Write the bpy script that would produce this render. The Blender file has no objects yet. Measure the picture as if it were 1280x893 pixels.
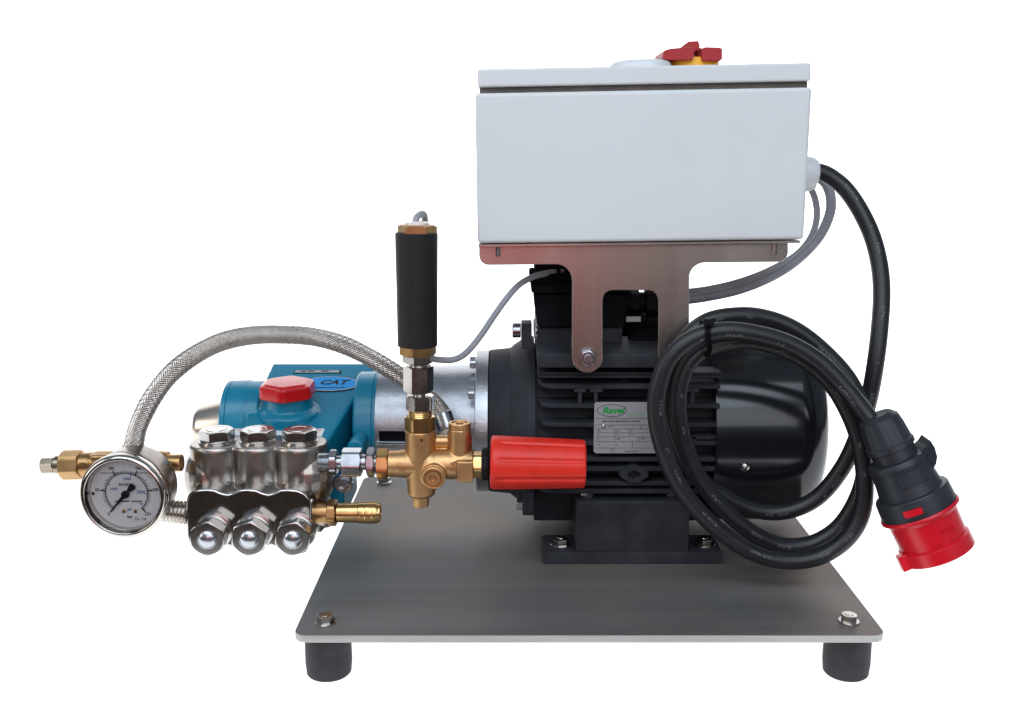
import bpy, bmesh, math, random
from mathutils import Vector, Matrix, noise as mnoise
random.seed(4)
R = math.radians
scene = bpy.context.scene
C = scene.collection

# ------------------------------------------------------------------ camera, world, lamps, exposure
F = 1280.0                      # focal length in photo pixels (36 mm lens on a 36 mm sensor)
TH = R(11.44)
ZP = 0.0530                     # top of the base plate above the backdrop floor
CAM = Vector((0.0, -0.7988, ZP + 0.4009))
cd = bpy.data.cameras.new('camera'); cam = bpy.data.objects.new('camera', cd); C.objects.link(cam)
cam.location = CAM; cam.rotation_euler = (R(90) - TH, 0, 0)
cd.lens = 36; cd.sensor_width = 36; cd.clip_start = 0.01; cd.clip_end = 200
scene.camera = cam
scene.view_settings.view_transform = 'Standard'; scene.view_settings.look = 'None'
scene.view_settings.exposure = 0.0; scene.view_settings.gamma = 1.0
scene.view_settings.use_curve_mapping = False
w = bpy.data.worlds.new('World'); scene.world = w; w.use_nodes = True
bg = w.node_tree.nodes['Background']; bg.inputs[1].default_value = 1.0
_n = w.node_tree.nodes; _l = w.node_tree.links
_tc = _n.new('ShaderNodeTexCoord'); _sp = _n.new('ShaderNodeSeparateXYZ'); _mr = _n.new('ShaderNodeMapRange'); _mr.interpolation_type = 'SMOOTHSTEP'
_mr.inputs[1].default_value = -0.10; _mr.inputs[2].default_value = 0.10
_mx = _n.new('ShaderNodeMix'); _mx.data_type = 'RGBA'; _mx.inputs[6].default_value = (0.045, 0.036, 0.030, 1); _mx.inputs[7].default_value = (0.20, 0.24, 0.29, 1)
_l.new(_tc.outputs['Generated'], _sp.inputs[0]); _l.new(_sp.outputs[2], _mr.inputs[0]); _l.new(_mr.outputs[0], _mx.inputs[0]); _l.new(_mx.outputs[2], bg.inputs[0])

def area(name, loc, target, sx, sy, power, col):
    l = bpy.data.lights.new(name, 'AREA'); l.shape = 'RECTANGLE'; l.size = sx; l.size_y = sy
    l.energy = power; l.color = col
    o = bpy.data.objects.new(name, l); C.objects.link(o); o.location = loc
    o.rotation_euler = (Vector(target) - Vector(loc)).to_track_quat('-Z', 'Y').to_euler()
    return o
area('overhead_sky_fill', (-0.25, -1.25, 1.75), (0.05, 0.2, 0.2), 2.4, 1.2, 34, (0.78, 0.89, 1.0))  # added area lamp standing in for cool light from the open sky
area('front_sky_fill', (0.55, -2.3, 1.0), (0.05, 0.2, 0.2), 2.7, 0.9, 15, (0.93, 0.96, 1.0))  # added wide lamp, gives metal and fan cover a sky reflection
area('side_highlight_fill', (-1.7, -0.7, 0.7), (0.0, 0.2, 0.15), 0.45, 1.0, 6, (1.0, 0.9, 0.8))  # added lamp out of view for edge highlights on the left
area('red_reflection_fill', (-0.26, -1.72, 0.27), (-0.26, 0.2, 0.27), 0.84, 0.52, 1.0, (1.0, 0.10, 0.08))  # added lamp, stands in for red clothing reflected in the bracket

# ------------------------------------------------------------------ pixel -> place
CT, ST = math.cos(TH), math.sin(TH)
def ray(px, py):
    x = (px - 640.0) / F; y = -(py - 446.5) / F
    return Vector((x, CT + y * ST, -ST + y * CT))
def P(px, py, Y):
    d = ray(px, py); return CAM + d * ((Y - CAM.y) / d.y)
def hit(px, py, p0, n):
    d = ray(px, py); return CAM + d * ((Vector(p0) - CAM).dot(n) / d.dot(n))
def M_PX(py, Y):                # metres per photo pixel at that place
    p = P(640, py, Y) - CAM
    return (p.y * CT - p.z * ST) / F

# ------------------------------------------------------------------ materials
MATS = {}
def mat(name, base, metal=0.0, rough=0.5, spec=0.5, nscale=40, namt=0.15, rvar=0.08, bump=0.0, bscale=300, stretch=(1, 1, 1), coat=0.0, dust=None):
    m = bpy.data.materials.new(name); m.use_nodes = True
    nt = m.node_tree; b = nt.nodes['Principled BSDF']
    tc = nt.nodes.new('ShaderNodeTexCoord'); mp = nt.nodes.new('ShaderNodeMapping')
    mp.inputs['Scale'].default_value = stretch
    nt.links.new(tc.outputs['Object'], mp.inputs[0])
    n1 = nt.nodes.new('ShaderNodeTexNoise'); n1.inputs['Scale'].default_value = nscale; n1.inputs['Detail'].default_value = 5
    nt.links.new(mp.outputs[0], n1.inputs['Vector'])
    r1 = nt.nodes.new('ShaderNodeMapRange'); r1.inputs[1].default_value = 0.3; r1.inputs[2].default_value = 0.7
    nt.links.new(n1.outputs[0], r1.inputs[0])
    mx = nt.nodes.new('ShaderNodeMix'); mx.data_type = 'RGBA'
    lo = tuple(c * (1 - namt) for c in base) + (1,); hi = tuple(min(1, c * (1 + namt)) for c in base) + (1,)
    mx.inputs[6].default_value = lo; mx.inputs[7].default_value = hi
    nt.links.new(r1.outputs[0], mx.inputs[0])
    out = mx.outputs[2]
    if dust:
        n2 = nt.nodes.new('ShaderNodeTexNoise'); n2.inputs['Scale'].default_value = dust[1]; n2.inputs['Detail'].default_value = 6
        nt.links.new(tc.outputs['Object'], n2.inputs['Vector'])
        r2 = nt.nodes.new('ShaderNodeMapRange'); r2.inputs[1].default_value = dust[2]; r2.inputs[2].default_value = dust[2] + 0.2; r2.inputs[4].default_value = dust[3]
        nt.links.new(n2.outputs[0], r2.inputs[0])
        m2 = nt.nodes.new('ShaderNodeMix'); m2.data_type = 'RGBA'
        nt.links.new(r2.outputs[0], m2.inputs[0]); nt.links.new(out, m2.inputs[6]); m2.inputs[7].default_value = tuple(dust[0]) + (1,)
        out = m2.outputs[2]
    nt.links.new(out, b.inputs['Base Color'])
    rr = nt.nodes.new('ShaderNodeMapRange'); rr.inputs[3].default_value = max(0.02, rough - rvar); rr.inputs[4].default_value = rough + rvar
    nt.links.new(n1.outputs[0], rr.inputs[0]); nt.links.new(rr.outputs[0], b.inputs['Roughness'])
    b.inputs['Metallic'].default_value = metal
    b.inputs['Specular IOR Level'].default_value = spec
    b.inputs['Coat Weight'].default_value = coat; b.inputs['Coat Roughness'].default_value = 0.12
    if bump > 0:
        n3 = nt.nodes.new('ShaderNodeTexNoise'); n3.inputs['Scale'].default_value = bscale; n3.inputs['Detail'].default_value = 3
        nt.links.new(mp.outputs[0], n3.inputs['Vector'])
        bp = nt.nodes.new('ShaderNodeBump'); bp.inputs['Strength'].default_value = bump; bp.inputs['Distance'].default_value = 0.001
        nt.links.new(n3.outputs[0], bp.inputs['Height']); nt.links.new(bp.outputs[0], b.inputs['Normal'])
    MATS[name] = m
    return m

steel = mat('polished_steel', (0.47, 0.45, 0.43), 1, 0.20, nscale=60, namt=0.08, rvar=0.06)
cast = mat('cast_stainless', (0.41, 0.375, 0.34), 1, 0.29, nscale=50, namt=0.14, rvar=0.07, bump=0.10, bscale=500)
zinc = mat('zinc_plated', (0.44, 0.45, 0.48), 1, 0.26, nscale=80, namt=0.12, rvar=0.07)
nickel = mat('nickel_plated', (0.52, 0.48, 0.44), 1, 0.22, nscale=70, namt=0.1)
chrome = mat('bezel_steel', (0.54, 0.50, 0.46), 1, 0.13, nscale=30, namt=0.05, rvar=0.03)
platem = mat('brushed_plate', (0.225, 0.221, 0.218), 0.55, 0.46, nscale=30, namt=0.18, rvar=0.12, bump=0.05, bscale=500, stretch=(0.06, 1, 1), dust=((0.29, 0.235, 0.20), 6, 0.44, 0.7))
platem.node_tree.nodes['Principled BSDF'].inputs['Specular Tint'].default_value = (0.10, 0.10, 0.10, 1)
edgem = mat('cut_plate_edge', (0.42, 0.40, 0.38), 0.35, 0.5, nscale=12, namt=0.2, bump=0.2, bscale=300, stretch=(0.3, 1, 4))
bracketm = mat('bracket_steel', (0.56, 0.50, 0.455), 1, 0.28, nscale=16, namt=0.10, rvar=0.06, bump=0.08, bscale=700, stretch=(1, 1, 0.05))
alu = mat('cast_aluminium', (0.42, 0.43, 0.46), 1, 0.36, nscale=22, namt=0.22, rvar=0.10, bump=0.25, bscale=260, dust=((0.22, 0.20, 0.19), 30, 0.55, 0.5))
brass = mat('machined_brass', (0.62, 0.40, 0.17), 1, 0.24, nscale=50, namt=0.12, rvar=0.06)
bronze = mat('cast_brass', (0.60, 0.355, 0.165), 1, 0.42, nscale=60, namt=0.10, rvar=0.06, bump=0.22, bscale=900)
oldbrass = mat('darkened_brass', (0.41, 0.245, 0.105), 1, 0.34, nscale=50, namt=0.16, rvar=0.08, bump=0.15, bscale=600)
teal = mat('teal_enamel', (0.005, 0.185, 0.300), 0, 0.29, 0.48, nscale=9, namt=0.10, rvar=0.05, bump=0.10, bscale=180)
black = mat('motor_black', (0.031, 0.0325, 0.039), 0, 0.55, 0.10, nscale=30, namt=0.25, rvar=0.10, bump=0.18, bscale=500, dust=((0.055, 0.052, 0.050), 14, 0.56, 0.5))
blackgloss = mat('gloss_black_sheet', (0.008, 0.009, 0.012), 0, 0.16, 0.4, nscale=12, namt=0.2, rvar=0.04, bump=0.03, bscale=60, coat=0.3)
blackplastic = mat('black_plastic', (0.009, 0.009, 0.011), 0, 0.55, 0.12, nscale=30, namt=0.2)
plugplastic = mat('dark_plug_plastic', (0.020, 0.023, 0.030), 0, 0.42, 0.45, nscale=30, namt=0.15, bump=0.05, bscale=900)
mattblack = mat('matt_black_plastic', (0.010, 0.010, 0.012), 0, 0.7, 0.0, nscale=30, namt=0.2)
darknickel = mat('dark_nickel', (0.31, 0.25, 0.19), 1, 0.28, nscale=60)
rubber = mat('rubber', (0.016, 0.017, 0.020), 0, 0.62, 0.35, nscale=60, namt=0.3, rvar=0.1, bump=0.15, bscale=300, dust=((0.06, 0.06, 0.065), 40, 0.55, 0.5))
sleevem = mat('black_sleeve', (0.011, 0.010, 0.011), 0, 0.55, 0.35, nscale=80, namt=0.2, bump=0.06, bscale=700)
redknob = mat('red_knob_plastic', (0.70, 0.022, 0.010), 0, 0.42, 0.45, nscale=45, namt=0.10, rvar=0.12, bump=0.08, bscale=420, dust=((0.52, 0.035, 0.02), 60, 0.6, 0.6))
redcap = mat('red_cap_plastic', (0.56, 0.006, 0.010), 0, 0.20, 0.5, nscale=30, namt=0.05)
redplug = mat('red_socket_plastic', (0.60, 0.005, 0.016), 0, 0.30, 0.5, nscale=30, namt=0.06)
redswitch = mat('red_switch_plastic', (0.36, 0.012, 0.016), 0, 0.45, 0.4, nscale=30, namt=0.08)
yellow = mat('yellow_plastic', (0.85, 0.42, 0.03), 0, 0.45, 0.4, nscale=30, namt=0.05)
boxm = mat('grey_powder_coat', (0.68, 0.695, 0.70), 0, 0.50, 0.4, nscale=5, namt=0.025, rvar=0.04, bump=0.06, bscale=900, dust=((0.64, 0.655, 0.66), 7, 0.5, 0.6))
whitep = mat('white_plastic', (0.68, 0.70, 0.72), 0, 0.4, 0.45, nscale=20, namt=0.04)
gasket = mat('gasket', (0.13, 0.115, 0.10), 0, 0.7, 0.3, nscale=60, namt=0.2)
greycable = mat('grey_cable_sheath', (0.30, 0.30, 0.325), 0, 0.48, 0.4, nscale=30, namt=0.08)
sticker = mat('white_sticker', (0.78, 0.78, 0.78), 0, 0.45, 0.4, nscale=30, namt=0.04)
silverlab = mat('silver_label', (0.42, 0.42, 0.44), 0.5, 0.42, nscale=50, namt=0.06)
silverring = mat('silver_print', (0.55, 0.60, 0.64), 0.3, 0.4, nscale=50, namt=0.05)
badgeblue = mat('badge_blue', (0.010, 0.26, 0.62), 0, 0.3, 0.45, nscale=30, namt=0.05)
ink = mat('black_ink', (0.012, 0.012, 0.014), 0, 0.5, 0.3, nscale=30, namt=0.1)
blueink = mat('blue_ink', (0.03, 0.16, 0.42), 0, 0.5, 0.3, nscale=30, namt=0.1)
greenink = mat('green_ink', (0.02, 0.28, 0.06), 0, 0.5, 0.3, nscale=30, namt=0.1)
palegreen = mat('pale_green_ink', (0.20, 0.36, 0.25), 0, 0.5, 0.3, nscale=30, namt=0.1)
redink = mat('red_ink', (0.60, 0.02, 0.03), 0, 0.5, 0.3, nscale=30, namt=0.1)
dialm = mat('dial_white', (0.90, 0.905, 0.91), 0, 0.5, 0.3, nscale=20, namt=0.03)
goldm = mat('gold_screw', (0.70, 0.50, 0.26), 1, 0.3, nscale=50)

def cable_mat(name, base, rough, ink_col, thr=0.53, v0=0.16, v1=0.22, dens=620):
    m = mat(name, base, 0, rough, 0.45, nscale=40, namt=0.15, rvar=0.06)
    nt = m.node_tree; b = nt.nodes['Principled BSDF']
    uv = nt.nodes.new('ShaderNodeUVMap'); sp = nt.nodes.new('ShaderNodeSeparateXYZ'); nt.links.new(uv.outputs[0], sp.inputs[0])
    a = nt.nodes.new('ShaderNodeMath'); a.operation = 'GREATER_THAN'; a.inputs[1].default_value = v0; nt.links.new(sp.outputs[1], a.inputs[0])
    c = nt.nodes.new('ShaderNodeMath'); c.operation = 'LESS_THAN'; c.inputs[1].default_value = v1; nt.links.new(sp.outputs[1], c.inputs[0])
    mp = nt.nodes.new('ShaderNodeMapping'); mp.inputs['Scale'].default_value = (dens, 30, 1); nt.links.new(uv.outputs[0], mp.inputs[0])
    n = nt.nodes.new('ShaderNodeTexNoise'); n.inputs['Scale'].default_value = 1.0; n.inputs['Detail'].default_value = 1; nt.links.new(mp.outputs[0], n.inputs['Vector'])
    mp2 = nt.nodes.new('ShaderNodeMapping'); mp2.inputs['Scale'].default_value = (34, 0, 1); nt.links.new(uv.outputs[0], mp2.inputs[0])
    nb = nt.nodes.new('ShaderNodeTexNoise'); nb.inputs['Scale'].default_value = 1.0; nt.links.new(mp2.outputs[0], nb.inputs['Vector'])
    g = nt.nodes.new('ShaderNodeMath'); g.operation = 'GREATER_THAN'; g.inputs[1].default_value = thr; nt.links.new(n.outputs[0], g.inputs[0])
    g2 = nt.nodes.new('ShaderNodeMath'); g2.operation = 'GREATER_THAN'; g2.inputs[1].default_value = 0.54; nt.links.new(nb.outputs[0], g2.inputs[0])
    def mul(p, q):
        x = nt.nodes.new('ShaderNodeMath'); x.operation = 'MULTIPLY'; nt.links.new(p, x.inputs[0]); nt.links.new(q, x.inputs[1]); return x.outputs[0]
    f = mul(mul(a.outputs[0], c.outputs[0]), mul(g.outputs[0], g2.outputs[0]))
    src = b.inputs['Base Color'].links[0].from_socket
    mx = nt.nodes.new('ShaderNodeMix'); mx.data_type = 'RGBA'; nt.links.new(f, mx.inputs[0]); nt.links.new(src, mx.inputs[6]); mx.inputs[7].default_value = tuple(ink_col) + (1,)
    nt.links.new(mx.outputs[2], b.inputs['Base Color'])
    return m
cablem = cable_mat('black_cable_sheath', (0.011, 0.0115, 0.014), 0.40, (0.10, 0.10, 0.105))
greyprint = cable_mat('grey_cable_printed', (0.25, 0.25, 0.28), 0.45, (0.015, 0.015, 0.02), thr=0.48, v0=0.70, v1=0.80, dens=260)

# clear gauge window
glassm = bpy.data.materials.new('clear_window'); glassm.use_nodes = True
nt = glassm.node_tree; nt.nodes.clear()
o_ = nt.nodes.new('ShaderNodeOutputMaterial'); t_ = nt.nodes.new('ShaderNodeBsdfTransparent'); g_ = nt.nodes.new('ShaderNodeBsdfGlossy')
g_.inputs['Roughness'].default_value = 0.05; f_ = nt.nodes.new('ShaderNodeFresnel'); f_.inputs[0].default_value = 1.45
x_ = nt.nodes.new('ShaderNodeMixShader'); nt.links.new(f_.outputs[0], x_.inputs[0]); nt.links.new(t_.outputs[0], x_.inputs[1]); nt.links.new(g_.outputs[0], x_.inputs[2]); nt.links.new(x_.outputs[0], o_.inputs[0])

# added white sweep, given a glow so no ground shadow shows
glowm = bpy.data.materials.new('glowing_backdrop'); glowm.use_nodes = True
b = glowm.node_tree.nodes['Principled BSDF']
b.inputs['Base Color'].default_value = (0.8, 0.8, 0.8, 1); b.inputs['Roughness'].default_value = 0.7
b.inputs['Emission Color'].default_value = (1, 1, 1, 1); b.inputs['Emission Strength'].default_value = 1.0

# ------------------------------------------------------------------ building helpers
def basis(axis, hint=None):
    a = Vector(axis).normalized()
    h = Vector(hint) if hint else (Vector((0, 0, 1)) if abs(a.z) < 0.9 else Vector((0, -1, 0)))
    u = (h - a * h.dot(a)).normalized()
    return a, u, a.cross(u)

class MB:
    def __init__(s):
        s.bm = bmesh.new(); s.uv = s.bm.loops.layers.uv.new('UVMap'); s.mi = 0
    def rings(s, rings, closed=True, cap0=True, cap1=True, uvs=None):
        vs = [[s.bm.verts.new(p) for p in r] for r in rings]
        n = len(vs[0])
        for i in range(len(vs) - 1):
            for k in range(n if closed else n - 1):
                k2 = (k + 1) % n
                f = s.bm.faces.new((vs[i][k], vs[i][k2], vs[i + 1][k2], vs[i + 1][k])); f.material_index = s.mi
                if uvs:
                    q = ((uvs[i], k / n), (uvs[i], (k + 1) / n), (uvs[i + 1], (k + 1) / n), (uvs[i + 1], k / n))
                    for lp, c in zip(f.loops, q): lp[s.uv].uv = c
        if closed and cap0: s.bm.faces.new(list(reversed(vs[0]))).material_index = s.mi
        if closed and cap1: s.bm.faces.new(vs[-1]).material_index = s.mi
        return vs
    def lathe(s, origin, axis, prof, seg=40, hint=None, mod=None):
        a, u, v = basis(axis, hint); o = Vector(origin); rs = []
        for (d, r) in prof:
            r = max(r, 1e-5)
            rs.append([o + a * d + (u * math.cos(t) + v * math.sin(t)) * (r * (mod(t, d) if mod else 1)) for t in (2 * math.pi * k / seg for k in range(seg))])
        s.rings(rs); return s
    def cyl(s, p0, p1, r0, r1=None, seg=32, ch=0.0):
        p0, p1 = Vector(p0), Vector(p1); L = (p1 - p0).length; r1 = r0 if r1 is None else r1
        pr = [(0, r0), (L, r1)] if not ch else [(0, r0 - ch), (ch, r0), (L - ch, r1), (L, r1 - ch)]
        return s.lathe(p0, p1 - p0, pr, seg)
    def hexa(s, p0, p1, ap, rot=0.0, c0=True, c1=True, hint=None, n=36):
        p0, p1 = Vector(p0), Vector(p1); a, u, v = basis(p1 - p0, hint); L = (p1 - p0).length
        def ring(fn): 
            out = []
            for k in range(n):
                t = 2 * math.pi * k / n
                m = (t + rot) % (math.pi / 3) - math.pi / 6
                h = ap / math.cos(m); d, r = fn(h)
                out.append(p0 + a * d + (u * math.cos(t) + v * math.sin(t)) * r)
            return out
        rs = []
        k = 0.62
        if c0: rs.append(ring(lambda h: (0, ap * 0.96)))
        rs.append(ring(lambda h: ((h - ap * 0.96) * k if c0 else 0, h)))
        rs.append(ring(lambda h: (L - ((h - ap * 0.96) * k if c1 else 0), h)))
        if c1: rs.append(ring(lambda h: (L, ap * 0.96)))
        s.rings(rs); return s
    def thread(s, p0, p1, r, pitch=0.0013, depth=0.0006, seg=28):
        L = (Vector(p1) - Vector(p0)).length; n = max(2, int(L / pitch)); pr = []
        for i in range(n):
            pr += [(L * i / n, r - depth), (L * (i + 0.5) / n, r)]
        pr.append((L, r - depth)); return s.lathe(p0, Vector(p1) - Vector(p0), pr, seg)
    def box(s, c, size, bev=0.0, seg=2, rot=None):
        m = Matrix.Translation(Vector(c)) @ (rot.to_4x4() if rot else Matrix.Identity(4)) @ Matrix.Diagonal((size[0], size[1], size[2], 1))
        g = bmesh.ops.create_cube(s.bm, size=1.0, matrix=m)['verts']
        fs = {f for v in g for f in v.link_faces}
        for f in fs: f.material_index = s.mi
        if bev: bmesh.ops.bevel(s.bm, geom=list({e for v in g for e in v.link_edges}), offset=bev, segments=seg, affect='EDGES', profile=0.6, clamp_overlap=True)
        return s
    def prism(s, poly, ext, bev=0.0, seg=2):
        """poly: list of world points (planar); ext: vector of extrusion"""
        ext = Vector(ext); n = len(poly)
        a = [s.bm.verts.new(Vector(p)) for p in poly]; b = [s.bm.verts.new(Vector(p) + ext) for p in poly]
        fs = [s.bm.faces.new(a), s.bm.faces.new(list(reversed(b)))]
        for k in range(n): fs.append(s.bm.faces.new((a[k], b[k], b[(k + 1) % n], a[(k + 1) % n])))
        for f in fs: f.material_index = s.mi
        bmesh.ops.recalc_face_normals(s.bm, faces=fs)
        if bev:
            es = [e for f in fs for e in f.edges]; es = list(set(es))
            es = [e for e in es if len(e.link_faces) == 2 and e.calc_face_angle(0) > R(35)]
            bmesh.ops.bevel(s.bm, geom=es, offset=bev, segments=seg, affect='EDGES', profile=0.6, clamp_overlap=True)
        return s
    def tube(s, pts, r, seg=14, rf=None):
        pts = [Vector(p) for p in pts]; rs = []; us = []; L = 0
        t = (pts[1] - pts[0]).normalized(); u = basis(t)[1]
        for i, p in enumerate(pts):
            t = (pts[min(i + 1, len(pts) - 1)] - pts[max(i - 1, 0)]).normalized()
            u = (u - t * u.dot(t)).normalized(); v = t.cross(u)
            if i: L += (p - pts[i - 1]).length
            rr = r * (rf(i / (len(pts) - 1)) if rf else 1)
            rs.append([p + (u * math.cos(a) + v * math.sin(a)) * rr for a in (2 * math.pi * k / seg for k in range(seg))]); us.append(L)
        s.rings(rs, uvs=us); return s
    def ball(s, c, r, sc=(1, 1, 1), rot=None, u=20, v=12):
        m = Matrix.Translation(Vector(c)) @ (rot.to_4x4() if rot else Matrix.Identity(4)) @ Matrix.Diagonal((sc[0], sc[1], sc[2], 1))
        bmesh.ops.create_uvsphere(s.bm, u_segments=u, v_segments=v, radius=r, matrix=m); return s
    def text(s, txt, O, u, v, h, center=True, lift=0.0002, sx=1.0, shear=0.0, bold=0.018):
        cu = bpy.data.curves.new('lettering', 'FONT'); cu.body = txt; cu.size = 1.0; cu.shear = shear; cu.resolution_u = 2
        cu.offset = bold; cu.align_x = 'CENTER' if center else 'LEFT'; cu.align_y = 'CENTER'
        ob = bpy.data.objects.new('lettering', cu); C.objects.link(ob)
        dg = bpy.context.evaluated_depsgraph_get(); me = bpy.data.meshes.new_from_object(ob.evaluated_get(dg))
        bpy.data.objects.remove(ob); bpy.data.curves.remove(cu)
        u = Vector(u).normalized(); v = Vector(v).normalized(); n = u.cross(v)
        k = h / 0.72
        vs = [s.bm.verts.new(Vector(O) + u * (q.co.x * k * sx) + v * (q.co.y * k) + n * lift) for q in me.vertices]
        for p in me.polygons:
            try: s.bm.faces.new([vs[i] for i in p.vertices]).material_index = s.mi
            except ValueError: pass
        bpy.data.meshes.remove(me); return s

ORG = {}
def thing(name, label, cat, loc, group=None):
    o = bpy.data.objects.new(name, None); C.objects.link(o); o.location = loc; o.empty_display_size = 0.02
    o['label'] = label; o['category'] = cat
    if group: o['group'] = group
    ORG[o.name] = Vector(loc); return o
def obj(name, mb, m, parent=None, ang=35, recalc=True, label=None, kind=None, wn=True):
    bm = mb.bm
    if recalc: bmesh.ops.recalc_face_normals(bm, faces=bm.faces)
    me = bpy.data.meshes.new(name)
    c = Vector((0, 0, 0)); n = len(bm.verts)
    lo = Vector([min(v.co[i] for v in bm.verts) for i in range(3)]); hi = Vector([max(v.co[i] for v in bm.verts) for i in range(3)])
    c = (lo + hi) / 2
    for v in bm.verts: v.co -= c
    bm.to_mesh(me); bm.free()
    for mm in (m if isinstance(m, (list, tuple)) else [m]): me.materials.append(mm)
    me.polygons.foreach_set('use_smooth', [True] * len(me.polygons)); me.set_sharp_from_angle(angle=R(ang)); me.update()
    o = bpy.data.objects.new(name, me); C.objects.link(o)
    if parent: o.parent = parent; o.location = c - ORG[parent.name]
    else: o.location = c
    ORG[o.name] = c
    if wn: m_ = o.modifiers.new('weighted', 'WEIGHTED_NORMAL'); m_.keep_sharp = True; m_.weight = 60
    if label: o['label'] = label
    if kind: o['kind'] = kind
    return o
def fused(name, mb, m, parent, voxel=0.0008, it=6, fac=0.5, label=None):
    """weld overlapping castings into one skin with soft fillets"""
    o = obj(name, mb, m, parent, label=label, wn=False)
    r = o.modifiers.new('r', 'REMESH'); r.mode = 'VOXEL'; r.voxel_size = voxel; r.use_smooth_shade = True
    s = o.modifiers.new('s', 'SMOOTH'); s.iterations = it; s.factor = fac
    dg = bpy.context.evaluated_depsgraph_get(); me = bpy.data.meshes.new_from_object(o.evaluated_get(dg))
    me.name = name; o.modifiers.clear(); old = o.data; o.data = me; bpy.data.meshes.remove(old)
    me.polygons.foreach_set('use_smooth', [True] * len(me.polygons)); me.update()
    return o
def copy_tree(o, d, parent=None):
    c = o.copy(); C.objects.link(c)
    if parent: c.parent = parent
    else: c.location = o.location + d; c.parent = o.parent
    ORG[c.name] = ORG[o.name] + d
    for ch in list(o.children): copy_tree(ch, d, c)
    return c
def spline(pts, n=10):
    pts = [Vector(p) for p in pts]; out = []
    for i in range(len(pts) - 1):
        p0 = pts[max(i - 1, 0)]; p1 = pts[i]; p2 = pts[i + 1]; p3 = pts[min(i + 2, len(pts) - 1)]
        for k in range(n):
            t = k / n
            out.append(0.5 * ((2 * p1) + (p2 - p0) * t + (2 * p0 - 5 * p1 + 4 * p2 - p3) * t * t + (3 * p1 - p0 - 3 * p2 + p3) * t ** 3))
    out.append(pts[-1]); return out
def rpoly(pts, n=7):
    """2-D polygon with rounded corners: (x, y, r)"""
    out = []; N = len(pts)
    for i in range(N):
        x, y, r = pts[i]; p = Vector((x, y))
        if r <= 0: out.append(p); continue
        a = (Vector(pts[i - 1][:2]) - p); b = (Vector(pts[(i + 1) % N][:2]) - p)
        la, lb = a.length, b.length; a.normalize(); b.normalize()
        h = math.acos(max(-1, min(1, a.dot(b)))) / 2
        t = min(r / math.tan(h), la * 0.499, lb * 0.499); rr = t * math.tan(h)
        c = p + (a + b).normalized() * (rr / math.sin(h)); s0 = p + a * t - c; s1 = p + b * t - c
        a0 = math.atan2(s0.y, s0.x); da = math.atan2(s1.y, s1.x) - a0
        while da > math.pi: da -= 2 * math.pi
        while da < -math.pi: da += 2 * math.pi
        for k in range(n + 1):
            q = a0 + da * k / n; out.append(c + Vector((math.cos(q), math.sin(q))) * rr)
    return out
def pxpoly(pts, Y, n=7): return [P(p.x, p.y, Y) for p in rpoly(pts, n)]
X_, Y_, Z_ = Vector((1, 0, 0)), Vector((0, 1, 0)), Vector((0, 0, 1))

def bolt(parent, base, axis, ap, h, name='bolt', m=None, washer=True, rot=0.3, dish=True):
    """hex head with a washer as its sub-part"""
    m = m or zinc; a = Vector(axis).normalized(); b0 = Vector(base)
    k = 0.0012 if washer else 0
    mb = MB(); mb.hexa(b0 + a * k, b0 + a * (k + h), ap, rot=rot, c0=False)
    if dish: mb.lathe(b0 + a * (k + h), a, [(0.0, ap * 0.55), (0.0004, ap * 0.52)], 20)
    o = obj(name, mb, m, parent)
    if washer:
        wb = MB(); wb.cyl(b0, b0 + a * k, ap * 1.42, seg=28, ch=0.0003); obj('washer', wb, m, o)
    return o

# ------------------------------------------------------------------ added glowing backdrop
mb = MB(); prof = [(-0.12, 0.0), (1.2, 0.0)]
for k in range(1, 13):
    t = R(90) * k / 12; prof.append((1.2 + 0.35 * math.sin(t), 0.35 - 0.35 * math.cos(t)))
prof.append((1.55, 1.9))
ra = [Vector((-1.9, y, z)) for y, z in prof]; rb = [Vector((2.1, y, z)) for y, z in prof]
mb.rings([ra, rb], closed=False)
obj('added_backdrop', mb, glowm, None, kind='structure', ang=60)

# ------------------------------------------------------------------ base plate
X0, X1 = -0.1848, 0.3160
bp = thing('base_plate', 'flat grey stainless steel base plate standing on short round rubber feet', 'base plate', (0.066, 0.21, 0))
mb = MB(); pl = rpoly([(X0, 0, .011), (X1, 0, .011), (X1, .428, .011), (X0, .428, .011)])
mb.prism([(p.x, p.y, ZP - .0068) for p in pl], (0, 0, .0068), .0007, 2)
mb.bm.normal_update()
for f in mb.bm.faces: f.material_index = 0 if abs(f.normal.z) > .9 else 1
obj('steel_plate', mb, [platem, edgem], bp)
fx = [(P(411, 830, .035).x, .036), (P(1058, 830, .035).x, .036)]
fx += [(fx[0][0] + .002, .392), (fx[1][0], .392)]
fo = None
for (x, y) in fx:
    if fo is None:
        mb = MB(); H = ZP - .0068
        mb.lathe((x, y, 0), Z_, [(0, .0182), (.0015, .0196), (.012, .0205), (.03, .0203), (H - .002, .0198), (H, .0192)], 44)
        fo = obj('rubber_foot', mb, rubber, bp); f0 = Vector((x, y, 0))
    else: copy_tree(fo, Vector((x, y, 0)) - f0)
b0 = P(407, 778, .024); b0.z = ZP
bpos = [b0, Vector((P(1062, 776, .024).x, .026, ZP)), Vector((P(480, 603, .404).x, .404, ZP)), Vector((P(1062, 776, .024).x, .404, ZP))]
cb = bolt(bp, bpos[0], Z_, .0064, .0056, 'corner_bolt', steel)
for p in bpos[1:]: copy_tree(cb, p - bpos[0])

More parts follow.
